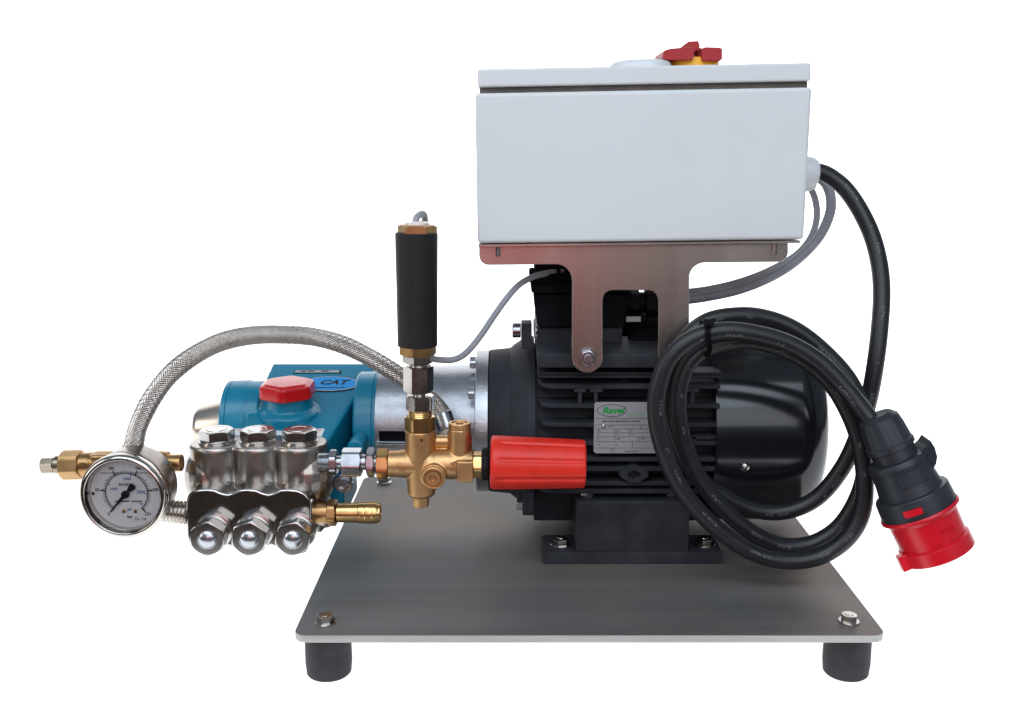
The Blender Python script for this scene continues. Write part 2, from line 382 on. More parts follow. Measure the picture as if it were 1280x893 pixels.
# ------------------------------------------------------------------ electric motor
AY, AZ = .261, ZP + .1175
AX = Vector((0, AY, AZ))
def mx(px, py=525, Y=AY): return P(px, py, Y).x
mo = thing('electric_motor', 'black finned electric motor with a rounded fan cover bolted to the steel plate', 'motor', (mx(780), AY, ZP))
xe0, xe1, xf0, xf1 = mx(612), mx(662), P(901, 525, AY - .100).x, mx(1026)
mb = MB(); mb.lathe((xe1 - .006, AY, AZ), X_, [(0, .078), (.004, .0825), (xf0 - xe1 + .02, .0825), (xf0 - xe1 + .03, .07)], 64)
obj('motor_housing', mb, black, mo)
# end shield: stepped disc with four ears
mb = MB(); mb.lathe((xe0, AY, AZ), X_, [(0, .074), (.001, .0755), (.022, .0775), (.026, .081), (.038, .089), (.042, .0905), (.047, .090), (.0475, .082)], 64)
obj('end_shield', mb, black, mo)
# cooling fins, both sides
fin_px = [484, 507.5, 531, 554, 574, 586, 604, 614]
for py in fin_px:
    z = P(640, py, AY - .098).z; dz = abs(z - AZ)
    R0 = .1005 if dz < .055 else .1005 - (dz - .055) * .45
    for sd in (-1, 1):
        xa = mx(672, py, AY - .09); xb = xf0 - .0012
        poly = [(xa, .070), (xa + .003, R0 - .006), (xa + .012, R0), (xb, R0), (xb, .070)]
        mb = MB(); mb.prism([(x, AY + sd * r, z - .0022) for x, r in poly], (0, 0, .0044), .0008, 1)
        obj('cooling_fin', mb, black, mo)
# thin double rib under the mounting flat
for py in (467, 471):
    z = P(640, py, AY - .095).z; xa = mx(672, py, AY - .09)
    mb = MB(); mb.box(((xa + xf0) / 2, AY - .0825, z), (xf0 - xa, .026, .0026), .0006); obj('casting_rib', mb, black, mo)
# mounting flats on both shoulders
zt, zb = P(640, 441, AY - .1).z, P(640, 459, AY - .1).z
for sd in (-1, 1):
    xa, xb = mx(672, 450, AY - .1), mx(862, 450, AY - .1)
    poly = [(AY + sd * .1045, zb), (AY + sd * .1045, zt - .002), (AY + sd * .1025, zt), (AY + sd * .045, zt + .006), (AY + sd * .045, zb)]
    mb = MB(); mb.prism([(xa, y, z) for y, z in poly], (xb - xa, 0, 0), .0008, 1); obj('mounting_flat', mb, black, mo)
# little vertical webs between the fins
for px in (725, 745, 866):
    p = P(px, 493, AY - .098); mb = MB(); mb.box((p.x, AY - .089, P(px, 495, AY - .098).z), (.0036, .018, .017), .0006)
    mb.box((p.x, AY - .0925, P(px, 488, AY - .098).z), (.012, .014, .0035), .0006); obj('casting_web', mb, black, mo)
# eye lug under the plate
p = P(792, 592, AY - .1); mb = MB()
a, u, v = basis(-Y_, X_)
ring = lambda r, d, ex=1.0: [p + a * d + u * (math.cos(t) * r * (1 + .55 * abs(math.cos(t)) ** 4)) + v * (math.sin(t) * r) for t in (2 * math.pi * k / 32 for k in range(32))]
mb.rings([ring(.0095, -.03), ring(.0095, .003), ring(.0088, .004), ring(.0042, .004), ring(.0040, -.004)], cap0=True)
obj('eye_lug', mb, black, mo)
# square recess block near the fan cover
mb = MB(); p = P(881, 560, AY - .094)
for dx, dz, sx_, sz_ in ((-.0115, 0, .004, .026), (.0115, .008, .004, .010), (0, .0115, .026, .004), (0, -.0115, .026, .004)):
    mb.box((p.x + dx, AY - .088, p.z + dz), (sx_, .02, sz_), .0006)
mb.cyl((p.x - .018, AY - .08, p.z - .001), (p.x - .018, AY - .094, p.z - .001), .0055, seg=20, ch=.0008)
obj('earth_terminal', mb, black, mo)
# fan cover
L = xf1 - xf0 - .007; mb = MB(); Rf = .1045
prof = [(-.004, Rf - .0035), (-.004, Rf), (0, Rf + .0004), (L - .040, Rf)]
for k in range(1, 11):
    t = R(90) * k / 10; prof.append((L - .040 + .030 * math.sin(t), Rf - .024 * (1 - math.cos(t))))
prof += [(L - .007, .064), (L - .004, .050), (L - .001, .030), (L, .001)]
mb.lathe((xf0, AY, AZ), X_, prof, 96); fc = obj('fan_cover', mb, blackgloss, mo, ang=50)
p = P(928, 578, AY - .093); n = Vector((0, p.y - AY, p.z - AZ)).normalized(); q = Vector((p.x, AY, AZ)) + n * Rf
mb = MB(); mb.lathe(q, n, [(0, .0046), (.0016, .0042), (.0028, .0026), (.003, .001)], 20)
mb.box(q + n * .0028, (.005, .0012, .0012)); obj('screw', mb, steel, fc)
# foot: base flange, pedestal, feet bolts
xa, xb = mx(678, 700, .151), mx(903, 700, .151)
for y0, y1 in ((.151, .199), (.323, .371)):
    mb = MB(); mb.box(((xa + xb) / 2, (y0 + y1) / 2, ZP + .0065), (xb - xa, y1 - y0, .012), .0018); obj('foot_flange', mb, black, mo)
pa, pb = mx(720, 650, .154), mx(862, 650, .154); zt2 = P(700, 627, .154).z
for sd in (-1, 1):
    mb = MB(); poly = [(AY + sd * .107, ZP + .012), (AY + sd * .106, zt2 - .002), (AY + sd * .104, zt2), (AY + sd * .04, zt2), (AY + sd * .06, ZP + .012)]
    mb.prism([(pa, y, z) for y, z in poly], (pb - pa, 0, 0), .0012, 2); obj('foot_pedestal', mb, black, mo)
mb = MB(); mb.box(((mx(668, 640, .18) + pa) / 2, AY, ZP + .05), (pa - mx(668, 640, .18), .10, .055), .002); obj('foot_web', mb, black, mo); mb = MB()
mb.box(((mx(895, 640, .18) + pb) / 2, AY, ZP + .05), (-pb + mx(895, 640, .18), .10, .055), .002); obj('foot_web', mb, black, mo)
for i, px in enumerate((701, 880)):
    q = P(px, 684, .170); q.z = ZP + .0125
    bolt(mo, q, Z_, .0072, .0068, 'foot_bolt', steel if i == 0 else brass and nickel)
for px in (735, 842):
    q = P(px, 626, .165); mb = MB(); mb.hexa((q.x, .172, zt2), (q.x, .172, zt2 + .0045), .0062, rot=.2, c0=False); obj('foot_screw', mb, zinc, mo)
q = P(653, 630, AY - .06); mb = MB(); mb.box(q + Vector((.006, 0, .006)), (.012, .022, .030), .002); eb = obj('bolt_ear', mb, black, mo)
mb = MB(); mb.hexa(q + X_ * .001, q - X_ * .006, .0056); obj('bolt', mb, zinc, eb)
# tension bolt ear, upper left
q = P(658, 417, AY - .05); mb = MB(); mb.box((q.x, q.y, q.z - .001), (.0105, .022, .026), .0012); ear = obj('bolt_ear', mb, black, mo)
q2 = P(651, 413, AY - .05); mb = MB(); mb.cyl(q2, q2 - X_ * .0085, .0075, seg=28, ch=.0008); mb.cyl(q2 + X_ * .015, q2 + X_ * .028, .004, seg=16); obj('socket_bolt', mb, zinc, ear)
# terminal box
y0, y1 = .192, .330
def tb(pxa, pya, pxb, pyb, Y=y0): 
    a = P(pxa, pya, Y); c = P(pxb, pyb, Y); return a.x, c.x, c.z, a.z
mb = MB(); a0, a1, z0, z1 = tb(672, 410, 778, 445); mb.box(((a0 + a1) / 2, (y0 + y1) / 2, (z0 + z1) / 2 - .01), (a1 - a0, y1 - y0 - .006, z1 - z0 + .02), .003); obj('terminal_box_base', mb, black, mo)
mb = MB(); a0, a1, z0, z1 = tb(668, 368, 784, 409)
mb.prism([(x, y0 - .002, z) for x, z in ((a0 + .003, z0), (a1 - .003, z0), (a1, z1), (a0, z1))], (0, y1 - y0 + .004, 0), .0025, 2)
tbx = obj('terminal_box', mb, mattblack, mo)
mb = MB(); a0, a1, z0, z1 = tb(664, 355, 788, 366); mb.box(((a0 + a1) / 2, (y0 + y1) / 2, (z0 + z1) / 2), (a1 - a0, y1 - y0 + .008, z1 - z0), .0025)
a0, a1, z0, z1 = tb(671, 345, 781, 356); mb.box(((a0 + a1) / 2, (y0 + y1) / 2, (z0 + z1) / 2), (a1 - a0, y1 - y0 - .002, z1 - z0 + .003), .003, 3)
obj('terminal_box_lid', mb, mattblack, mo)
for px in (698, 708, 717): 
    mb = MB(); q = P(px, 340, .205); mb.box((q.x, .205, q.z), (.004, .008, .014 if px == 698 else .010), .0006); obj('cable_clip', mb, mattblack, mo)
# gland on the terminal box side and cast hump behind the bracket window
q = P(786, 380, .235); q.z = P(786, 380, .225).z
mb = MB(); mb.cyl(q - X_ * .016, q + X_ * .002, .013, seg=24); mb.hexa(q, q + X_ * .010, .0125, rot=.2); mb.cyl(q + X_ * .010, q + X_ * .016, .0105, seg=28); mb.hexa(q + X_ * .016, q + X_ * .030, .0135, rot=.1); mb.lathe(q + X_ * .030, X_, [(0, .013), (.005, .0095), (.006, .007)], 28)
obj('cable_gland', mb, blackplastic, mo)
mb = MB(); a0, a1, z0, z1 = tb(783, 412, 850, 445, .20)
mb.prism([(a0, .20, z0 - .01), (a1, .20, z0 - .01), (a1, .20, z1), (a0 + .012, .20, z1), (a0 + .003, .20, z1 - .008)], (0, .12, 0), .003, 3); obj('housing_hump', mb, mattblack, mo)
mb = MB(); a0, a1, z0, z1 = tb(783, 396, 801, 402.5, .215); mb.box(((a0 + a1) / 2, .216, (z0 + z1) / 2), (a1 - a0, .001, z1 - z0)); obj('inspection_tag', mb, sticker, mo)
# nameplate with its print
NY = AY - .1018
ca, cc = P(743, 503, NY), P(846, 567, NY)
mb = MB(); W, Hh = cc.x - ca.x, ca.z - cc.z
mb.prism([(p.x, NY, p.y) for p in rpoly([(ca.x, ca.z, .003), (cc.x, ca.z, .003), (cc.x, cc.z, .003), (ca.x, cc.z, .003)], 5)], (0, .0008, 0), .0002, 1)
npl = obj('nameplate', mb, silverlab, mo)
def np(px, py): return P(px, py, NY - .0003)
def line(mb, a, c, t=.0004, Y=NY - .0003):
    a, c = P(*a, Y), P(*c, Y); d = (c - a); L = d.length; d.normalize(); n = d.cross(Y_)
    vs = [mb.bm.verts.new(a + n * t / 2), mb.bm.verts.new(a - n * t / 2), mb.bm.verts.new(c - n * t / 2), mb.bm.verts.new(c + n * t / 2)]; mb.bm.faces.new(vs).material_index = mb.mi
mb = MB()
mb.text('MOTORE ASINCRONO TRIFASE', np(753, 527), X_, Z_, .0016, False, 0, 1.15)
for t, px, py in (('kW', 747, 538.5), ('min', 770, 538.5), ('Hz', 788, 538.5), ('A', 747, 543.5), ('V', 770, 543.5), ('cos', 788, 543), ('IP', 747, 549), ('1400', 770, 549), ('TIPO', 801, 548.5), ('Hz', 747, 556), ('kg', 769, 556), ('V', 794, 556)):
    mb.text(t, np(px, py), X_, Z_, .0014, False, 0)
mb.text('MADE IN ITALY', np(790, 564.5), X_, Z_, .0012, True, 0, 1.2); mb.text('112 M', np(760, 533), X_, Z_, .0015, False, 0)
for py in (523.3, 531.5, 536.4, 541.3, 546.4, 552.3, 560.3): line(mb, (744, py), (845, py), .0003)
for px, a_, c_ in ((768.5, 536.4, 552.3), (786.5, 536.4, 546.4), (800.5, 531.5, 536.4), (798.5, 546.4, 552.3), (790.5, 552.3, 560.3), (764.5, 560.3, 566.5), (767.5, 560.3, 566.5)): line(mb, (px, a_), (px, c_), .0003)
obj('nameplate_lettering', mb, ink, npl, recalc=False)
mb = MB(); mb.text('Ravel', np(766.5, 513.5), X_, Z_, .0060, True, 0, 1.15, 0.25, .045)
mb.mi = 1
def ell(mb, c, rx, rz, t, n=40):
    vs = [[mb.bm.verts.new(c + X_ * math.cos(q) * (rx + k * t) + Z_ * math.sin(q) * (rz + k * t)) for q in (2 * math.pi * i / n for i in range(n))] for k in (0, 1)]
    for i in range(n): mb.bm.faces.new((vs[0][i], vs[0][(i + 1) % n], vs[1][(i + 1) % n], vs[1][i])).material_index = mb.mi
ell(mb, np(764.8, 513.5), .0140, .0056, .0005)
mb.mi = 2
for py in (517.8, 520): line(mb, (784, py), (806, py), .0009)
obj('nameplate_logo', mb, [greenink, ink, palegreen], npl, recalc=False)
mb = MB(); q = P(754.5, 533, NY); mb.ball(q, .0021, (1, .6, 1)); obj('rivet', mb, steel, npl)

# ------------------------------------------------------------------ bell housing between pump and motor
bh = thing('bell_housing', 'bare cast aluminium bell housing joining the teal pump to the black motor', 'housing', (mx(545), AY, AZ))
xb0, xb1 = mx(477), mx(603)
mb = MB(); Lb = xb1 - xb0
prof = [(0, .0545), (.002, .0560), (Lb - .010, .0605), (Lb - .006, .063)]
rs = []; NS = 72
a, u, v = basis(X_)
mb.lathe((xb0, AY, AZ), X_, prof, 72, hint=Z_)
# window: remove the skin where the slot is cut
def cut(bm, cond):
    bmesh.ops.delete(bm, geom=[f for f in bm.faces if cond(f.calc_center_median())], context='FACES')
zs0, zs1 = P(490, 553, AY - .055).z, P(490, 537, AY - .055).z
mb2 = MB(); n_x, n_t = 24, 96
rr = lambda x: .0560 + (.0605 - .0560) * x / Lb
gx = [Lb * i / n_x for i in range(n_x + 1)]
mb = MB(); mb.rings([[Vector((xb0 + x, AY - rr(x) * math.cos(t), AZ + rr(x) * math.sin(t))) for t in (2 * math.pi * k / n_t for k in range(n_t))] for x in gx], cap0=False, cap1=False)
cut(mb.bm, lambda c: c.y < AY - .02 and zs0 < c.z < zs1 and xb0 + .004 < c.x < xb0 + .040)
0 and mb.rings([[Vector((xb0 + x, AY - (rr(x) - .005) * math.cos(t), AZ + (rr(x) - .005) * math.sin(t))) for t in (2 * math.pi * k / 48 for k in range(48))] for x in (0, Lb)], cap0=False, cap1=False)
cut(mb.bm, lambda c: c.y < AY - .02 and False)
# sill under the window
zsl = P(490, 557, AY - .058).z
mb.box((xb0 + .026, AY - .054, zsl), (.05, .016, .005), .001)
bhb = obj('bell_body', mb, alu, bh, recalc=False)
mb = MB(); mb.lathe((xb1 - .006, AY, AZ), X_, [(0, .060), (.0005, .0745), (.001, .0752), (xe0 - xb1 + .0055, .0752), (xe0 - xb1 + .006, .0745)], 72); obj('flange', mb, alu, bh)
for px, py, dy in ((601.5, 491.5, -.066), (600, 453.5, -.02)):
    q = P(px, py, AY + dy); q.x = xb1 - .006; bolt(bh, q, -X_, .0062, .0060, 'flange_bolt', zinc, washer=False)
mb = MB(); mb.cyl((xb0 + .002, AY, AZ), (xb1, AY, AZ), .046, seg=40); obj('coupling', mb, blackplastic, bh)

# ------------------------------------------------------------------ pump
PX0, PX1 = mx(286), mx(479)
pu = thing('plunger_pump', 'teal enamelled plunger pump with polished steel manifold and red oil cap', 'pump', (-.22, .22, ZP))
mb = MB(); Lp = PX1 - PX0
mb.cyl((PX0 + .006, AY, AZ), (-.262, AY, AZ), .0425, seg=64); mb.cyl((-.152, AY, AZ), (PX1 - .01, AY, AZ), .0425, seg=64)
bt = P(405, 456, .300); fr = P(350, 553, .180)
poly_back = [(-.2640, bt.z), (-.1480, bt.z)]
zb_ = AZ - .052
# wedge: sloping lid, tapering to the right towards the manifold
vL = [Vector(q) for q in ((-.2745, .172, zb_), (-.186, .172, zb_), (-.186, .172, fr.z - .006), (-.2745, .172, fr.z - .006),
                          (-.2635, .335, zb_), (-.1490, .335, zb_), (-.1490, .305, bt.z), (-.2635, .305, bt.z), (-.2745, .180, fr.z), (-.186, .180, fr.z), (-.1490, .335, bt.z - .012), (-.2635, .335, bt.z - .012))]
bv = [mb.bm.verts.new(q) for q in vL]
for f in ((0, 1, 2, 3), (3, 2, 9, 8), (8, 9, 6, 7), (7, 6, 10, 11), (11, 10, 5, 4), (0, 3, 8, 7, 11, 4), (1, 5, 10, 6, 9, 2), (0, 4, 5, 1)): mb.bm.faces.new([bv[i] for i in f])
nrm = (vL[6] - vL[9]).cross(vL[8] - vL[9]); nrm = nrm.normalized() * (1 if nrm.z > 0 else -1)
SL0 = (vL[8] + vL[9]) / 2; sup = ((vL[7] + vL[6]) / 2 - SL0); sup = (sup - X_ * sup.x).normalized(); nS = X_.cross(sup).normalized()
cl = hit(361, 517, vL[8], nS)
mb.lathe(cl - nS * .01, Z_ * .92 + nS * .25, [(0, .031), (.011, .0315), (.014, .028), (.016, .0245), (.030, .0235)], 48)
q = P(444, 561, .176); mb.cyl(q, q + Y_ * .06, .0085, seg=24)
fused('crankcase', mb, teal, pu, .0011, 14)
# round bearing flanges either side
mb = MB(); mb.lathe((PX1 - .026, AY, AZ), X_, [(0, .040), (.001, .0505), (.003, .0520), (.0195, .0520), (.0200, .0513), (.0206, .0520), (.0250, .0520), (.026, .0512), (.0262, .03)], 72); obj('drive_flange', mb, teal, pu)
mb = MB(); mb.lathe((PX0, AY, AZ), X_, [(0, .036), (.0006, .0405), (.002, .0425), (.0062, .0428), (.0066, .0421), (.0072, .0428), (.024, .0432), (.026, .042)], 72); obj('bearing_cover', mb, teal, pu)
# shaft guard
g0 = mx(240, 525, AY - .02); 
mb = MB(); Lg = PX0 - g0
prof = [(0, .010), (0, .0175), (.0015, .0205), (.006, .0232), (Lg - .004, .0292), (Lg + .001, .0295)]
mb.lathe((g0, AY - .005, AZ - .006), X_, prof, 56); sg = obj('shaft_guard', mb, mat('beige_nickel', (0.60, 0.54, 0.47), 1, 0.28, nscale=20, namt=0.06), pu)
q = P(283, 504, AY - .02); mb = MB(); mb.hexa(q + X_ * .002, q - X_ * .005, .0045); obj('screw', mb, zinc, sg)
# red oil cap
axc = (Z_ * .97 + nS * .12).normalized(); ct = P(359, 508, cl.y)
c0 = cl + axc * .019
mb = MB()
def capR(t): 
    m = (t + .52) % (math.pi / 3) - math.pi / 6; return .0262 / math.cos(m)
a, u, v = basis(axc, X_)
def cr(k, d): return [c0 + a * d + (u * math.cos(t) + v * math.sin(t)) * (min(capR(t), .0292) * k) for t in (2 * math.pi * i / 72 for i in range(72))]
mb.rings([cr(.97, 0), cr(1.0, .0012), cr(.99, .0105), cr(.955, .0130), cr(.84, .0140), cr(.80, .0150), cr(.76, .0154), cr(.02, .0156)])
obj('oil_cap', mb, redcap, pu, ang=28)
# badge, label and warning sticker lying on the sloping lid
def onlid(px, py, k=0.0): return hit(px, py, vL[8], nS) + nS * k
def lid_ell(mb, c, rx, ry, d, n=48):
    vs = [[c + X_ * math.cos(q) * rx * s + sup * math.sin(q) * ry * s + nS * dd for q in (2 * math.pi * i / n for i in range(n))] for s, dd in ((1, -.001), (1, d))]
    mb.rings(vs)
bc = onlid(412, 480.5); rx = 40 * M_PX(480, bc.y)
ry = (onlid(412, 471) - onlid(412, 490.5)).length / 2
mb = MB(); lid_ell(mb, bc, rx, ry, .0008); bd = obj('badge', mb, ink, pu)
mb = MB(); lid_ell(mb, bc, rx * .94, ry * .91, .0010); obj('badge_ring', mb, silverring, bd)
mb = MB(); lid_ell(mb, bc, rx * .90, ry * .85, .0012); obj('badge_face', mb, badgeblue, bd)
mb = MB(); mb.text('CAT', bc + sup * ry * .10 + X_ * rx * .10, X_, sup, ry * .56, True, .0014, 1.35, .35, .035)
t0 = bc + nS * .0014 - sup * ry * .55
for dx, wd, dy in ((0, rx * 1.0, 0),):
    vs = [mb.bm.verts.new(t0 + X_ * sx + sup * sy) for sx, sy in ((-wd / 2, -.0006), (wd / 2, -.0006), (wd / 2, .0006), (-wd / 2, .0006))]; mb.bm.faces.new(vs)
obj('badge_lettering', mb, ink, bd, recalc=False)
def lid_strip(pa_, pb_, pc_, pd_, d, name, m, parent, rad=0):
    pts = [onlid(*p) - nS * .0006 for p in (pa_, pb_, pc_, pd_)]; mb = MB(); mb.prism(pts, nS * (d + .0006), .0002, 1); return obj(name, mb, m, parent)
lid_strip((366, 467.2), (427, 467.2), (426, 463.4), (369, 463.4), .0008, 'label_border', ink, pu)
ls = lid_strip((368, 466.6), (424, 466.6), (424, 463.9), (370, 463.9), .0011, 'model_label', silverlab, pu)
mb = MB()
for a_, c_ in ((376, 383), (385, 393), (402, 411)):
    pts = [onlid(*p, .0013) for p in ((a_, 465.8), (c_, 465.8), (c_, 464.7), (a_, 464.7))]; mb.bm.faces.new([mb.bm.verts.new(p) for p in pts])
obj('label_print', mb, ink, ls, recalc=False, kind='stuff')
ws = lid_strip((285, 546), (402, 546), (406, 536.5), (292, 536.5), .0007, 'warning_sticker', sticker, pu)
mb = MB()
for a_, c_ in ((339, 344), (393, 398)):
    pts = [onlid(*p, .0010) for p in ((a_, 541), ((a_ + c_) / 2, 543.5), (c_, 541))]; mb.bm.faces.new([mb.bm.verts.new(p) for p in pts])
mb.mi = 1
for a_, c_ in ((296, 306), (337, 345), (390, 402)):
    pts = [onlid(*p, .0010) for p in ((a_, 539), (c_, 539), (c_, 538.2), (a_, 538.2))]; mb.bm.faces.new([mb.bm.verts.new(p) for p in pts])
obj('sticker_print', mb, [redink, ink], ws, recalc=False, kind='stuff')
# clamp bolt beside the manifold
q = P(430, 603, .150); mb = MB(); mb.cyl(q, q - Y_ * .005, .0092, seg=32, ch=.0008); cbw = obj('clamp_washer', mb, zinc, pu)
mb = MB(); mb.lathe(q - Y_ * .005, -Y_, [(0, .0068), (.005, .0066), (.006, .0058), (.006, .0036), (.003, .0034)], 28); obj('clamp_bolt', mb, zinc, cbw)
q = P(425, 620, .185); mb = MB(); mb.box((q.x - .02, .225, q.z - .004), (.05, .09, .04), .006, 3); obj('crankcase_foot', mb, teal, pu)

# manifold: scalloped valve block with three top plugs and a machined front block with three cap nuts
MF = .100
xs = [P(c, 590, .118).x for c in (263.5, 316, 368.5)]
zt_ = P(315, 562, .118).z; zlo = P(315, 628, .118).z
mr = 35.5 * M_PX(590, .118)
mb = MB()
YC = .118 + mr
for x in xs:
    mb.lathe((x, YC, zlo - .018), Z_, [(0, mr * .92), (.006, mr), (zt_ - zlo + .014, mr), (zt_ - zlo + .0165, mr * .985), (zt_ - zlo + .018, mr * .95)], 48)
mb.box(((xs[0] + xs[2]) / 2, YC + .010, (zt_ + zlo) / 2 - .012), (xs[2] - xs[0], mr * 1.80, zt_ - zlo + .018), .002)
# rounded ends
for x, sgn in ((xs[0], -1), (xs[2], 1)):
    c = Vector((x, YC - .001, (zt_ + zlo) / 2 - .0075)); mb.ball(c + X_ * sgn * .0085, .0265, (.92, 1.0, 1.26))
mb.ball(Vector((xs[2] + .0205, YC + .004, P(395, 640, .15).z)), .0140, (1, 1, 1.1)); mb.box(((xs[0] + xs[2]) / 2, YC + .012, P(315, 655, .12).z), ((xs[2] - xs[0]) + mr * 1.55, .040, .034), .006, 3)
mf = fused('manifold', mb, cast, pu, .0009, 5)
out = [(232, 628, 0), (234, 620, 0), (239, 615, 0), (247, 612.6, 0), (258, 611.8, 0), (268, 612.5, 0), (276, 616, 0), (284, 618.2, 0), (292, 616.3, 0), (299, 612.8, 0), (309, 611.8, 0), (320, 612.6, 0), (328, 616.2, 0), (336, 618.2, 0), (344, 616, 0), (350, 612.8, 0), (360, 611.8, 0), (372, 613, 0), (381, 617, 0), (387, 624, 0), (389.5, 632, 0),
       (389.5, 672, 0), (386, 682, 0), (377, 690, 0), (366, 692.5, 0), (354, 690.5, 0), (346, 685, 0), (339, 682.5, 0), (331, 684.5, 0), (322, 690, 0), (311, 692, 0), (299, 690, 0), (291, 684.5, 0), (284, 682.5, 0), (277, 685, 0), (269, 690.5, 0), (257, 692.5, 0), (246, 690, 0), (237, 682, 0), (233, 670, 0)]
mb = MB(); mb.prism([P(x, y, MF) for x, y, r in out], (0, .060, 0), 0)
es = [e for e in mb.bm.edges if abs(e.verts[0].co.y - MF) < 1e-5 and abs(e.verts[1].co.y - MF) < 1e-5]
bmesh.ops.bevel(mb.bm, geom=es, offset=.0022, segments=4, affect='EDGES', profile=0.5)
vb = obj('valve_block', mb, mat('machined_steel', (0.46, 0.44, 0.42), 1, 0.12, nscale=60, namt=0.05, rvar=0.04), pu, ang=40)
for k, x in enumerate(xs):
    t0 = Vector((x, YC, zt_ - .001)); ap = 19.2 * M_PX(540, YC)
    mb = MB(); mb.hexa(t0 + Z_ * .0042, t0 + Z_ * .0135, ap, rot=.15 + .2 * k, c0=False)
    mb2 = MB()
    mb2.lathe(t0, Z_, [(0, ap * 1.20), (.0015, ap * 1.22), (.0022, ap * 1.20), (.0024, ap * 1.10), (.0040, ap * 1.12), (.0044, ap * 1.02)], 48)
    vp = obj('valve_plug', mb, steel, pu); obj('seal_ring', mb2, steel, vp)
    mb3 = MB(); a, u, v = basis(Z_, X_)
    rg = lambda r, d: [t0 + Z_ * d + X_ * math.cos(t) * r + Y_ * math.sin(t) * r for t in (2 * math.pi * i / 32 for i in range(32))]
    mb3.rings([rg(ap * .70, .0133), rg(ap * .68, .0139), rg(ap * .60, .0140), rg(ap * .54, .0137), rg(ap * .50, .01365), rg(ap * .1, .01362)], cap0=False)
    obj('plug_recess', mb3, steel, vp)
for k, (px, py) in enumerate(((267, 664), (318, 664), (371.5, 664))):
    q = P(px, py, MF); sc = M_PX(660, MF); ap = 20.3 * sc
    mb = MB(); mb.hexa(q - Y_ * .0075, q - Y_ * .0215, ap, rot=.10 + .09 * k, c0=True, hint=Z_)
    nut = obj('cap_nut', mb, steel, pu)
    mb = MB(); mb.lathe(q, -Y_, [(0, ap * 1.16), (.002, ap * 1.16), (.0024, ap * 1.06), (.0048, ap * 1.08), (.0052, ap * 1.02), (.0078, ap * 1.02)], 48); obj('seal_ring', mb, steel, nut)
    mb = MB(); mb.lathe(q - Y_ * .0215, -Y_, [(-.0002, ap * .60), (.0005, ap * .60), (.0006, ap * .555), (.0001, ap * .545), (.0004, ap * .53), (.0014, ap * .46), (.0024, ap * .32), (.0029, ap * .15), (.0030, 0)], 36); obj('dome', mb, zinc, nut)

# ------------------------------------------------------------------ steel union between manifold and unloader
JY = .120
def jx(px, py=578): return P(px, py, JY)
uc = thing('pipe_union', 'zinc plated pipe union with hex nuts between steel manifold and brass valve', 'pipe fitting', jx(437))
s = M_PX(578, JY)
mb = MB(); mb.thread(jx(398), jx(413), 12.0 * s); obj('thread', mb, zinc, uc)
mb = MB(); mb.hexa(jx(412.5), jx(422), 14.6 * s, rot=0.1); obj('lock_nut', mb, zinc, uc)
mb = MB(); mb.cyl(jx(420), jx(473), 8.2 * s); mb.cyl(jx(452), jx(458), 10 * s, ch=.0006); obj('pipe', mb, zinc, uc)
mb = MB(); mb.hexa(jx(428), jx(452.5), 16.3 * s, rot=0.42); obj('union_nut', mb, zinc, uc)
mb = MB(); mb.hexa(jx(459), jx(469), 16.6 * s, rot=0.2); obj('lock_nut', mb, zinc, uc)

# ------------------------------------------------------------------ brass hose tail
HY = .124
hx = lambda px: P(px, 641, HY)
s = M_PX(641, HY)
ht = thing('hose_tail', 'short ribbed brass hose tail on the lower right of the steel manifold', 'hose connector', hx(440))
mb = MB(); mb.hexa(hx(410), hx(421), 15.2 * s, rot=0.25); mb.cyl(hx(392), hx(411), 13.5 * s); obj('hex_collar', mb, oldbrass, ht)
mb = MB(); o = hx(421); d = lambda px: (hx(px) - o).x
mb.lathe(o, X_, [(0, 11 * s), (.001, 12.2 * s), (d(448), 12.6 * s), (d(448.5), 12.0 * s), (d(449), 13 * s), (d(455), 13.6 * s), (d(457), 13.2 * s), (d(458), 13.7 * s), (d(464), 13.8 * s), (d(466), 13.3 * s), (d(467), 13.8 * s), (d(471), 13.5 * s), (d(472.5), 12.3 * s), (d(475.5), 11.8 * s), (d(475.5), 8.5 * s), (d(460), 8 * s)], 48)
obj('barbed_tail', mb, brass, ht)

# ------------------------------------------------------------------ brass unloader valve with red knob
VY = .112
V = lambda px, py, Y=VY: P(px, py, Y)
s = M_PX(580, VY); vx = V(526, 580).x
un = thing('unloader_valve', 'cast brass unloader valve with ports on all sides and a red adjusting knob', 'valve', V(526, 580))
zc = V(526, 580).z
def vz(py): return V(526, py).z
def vxx(px): return V(px, 580).x
mb = MB()
mb.lathe((vx, VY, vz(626)), Z_, [(vz(619.5) - vz(626), 15.0 * s), (vz(616.5) - vz(626), 17.6 * s), (vz(605) - vz(626), 17.9 * s), (vz(572) - vz(626), 18.5 * s), (vz(541) - vz(626), 18.9 * s), (vz(537.5) - vz(626), 18.7 * s)], 48)
mb.lathe((vxx(486), VY, zc), X_, [(0, 16.6 * s), (vxx(496) - vxx(486), 16.6 * s), (vxx(503) - vxx(486), 17.5 * s), (vxx(526) - vxx(486), 18 * s)], 40)
mb.lathe((vxx(526), VY, zc), X_, [(0, 18 * s), (vxx(560) - vx, 19.5 * s), (vxx(576) - vx, 19.2 * s), (vxx(592) - vx, 18.2 * s)], 40)
mb.ball((vxx(538), VY - .004, vz(582)), 20 * s, (1.0, .75, 1.0))
mb.cyl((vxx(543.5), VY, vz(589)), (vxx(543.5), VY - .0178, vz(589)), 15.6 * s)
mb.cyl((vxx(575), VY, vz(580)), (vxx(575), VY, vz(535)), 14.2 * s)
mb.cyl((vxx(540), VY + .003, vz(553)), (vxx(590), VY + .003, vz(553)), 8 * s)
mb.box((vxx(582), VY - .012, vz(584)), (20 * s, .008, 27 * s))
fused('valve_body', mb, bronze, un, .0008, 5)
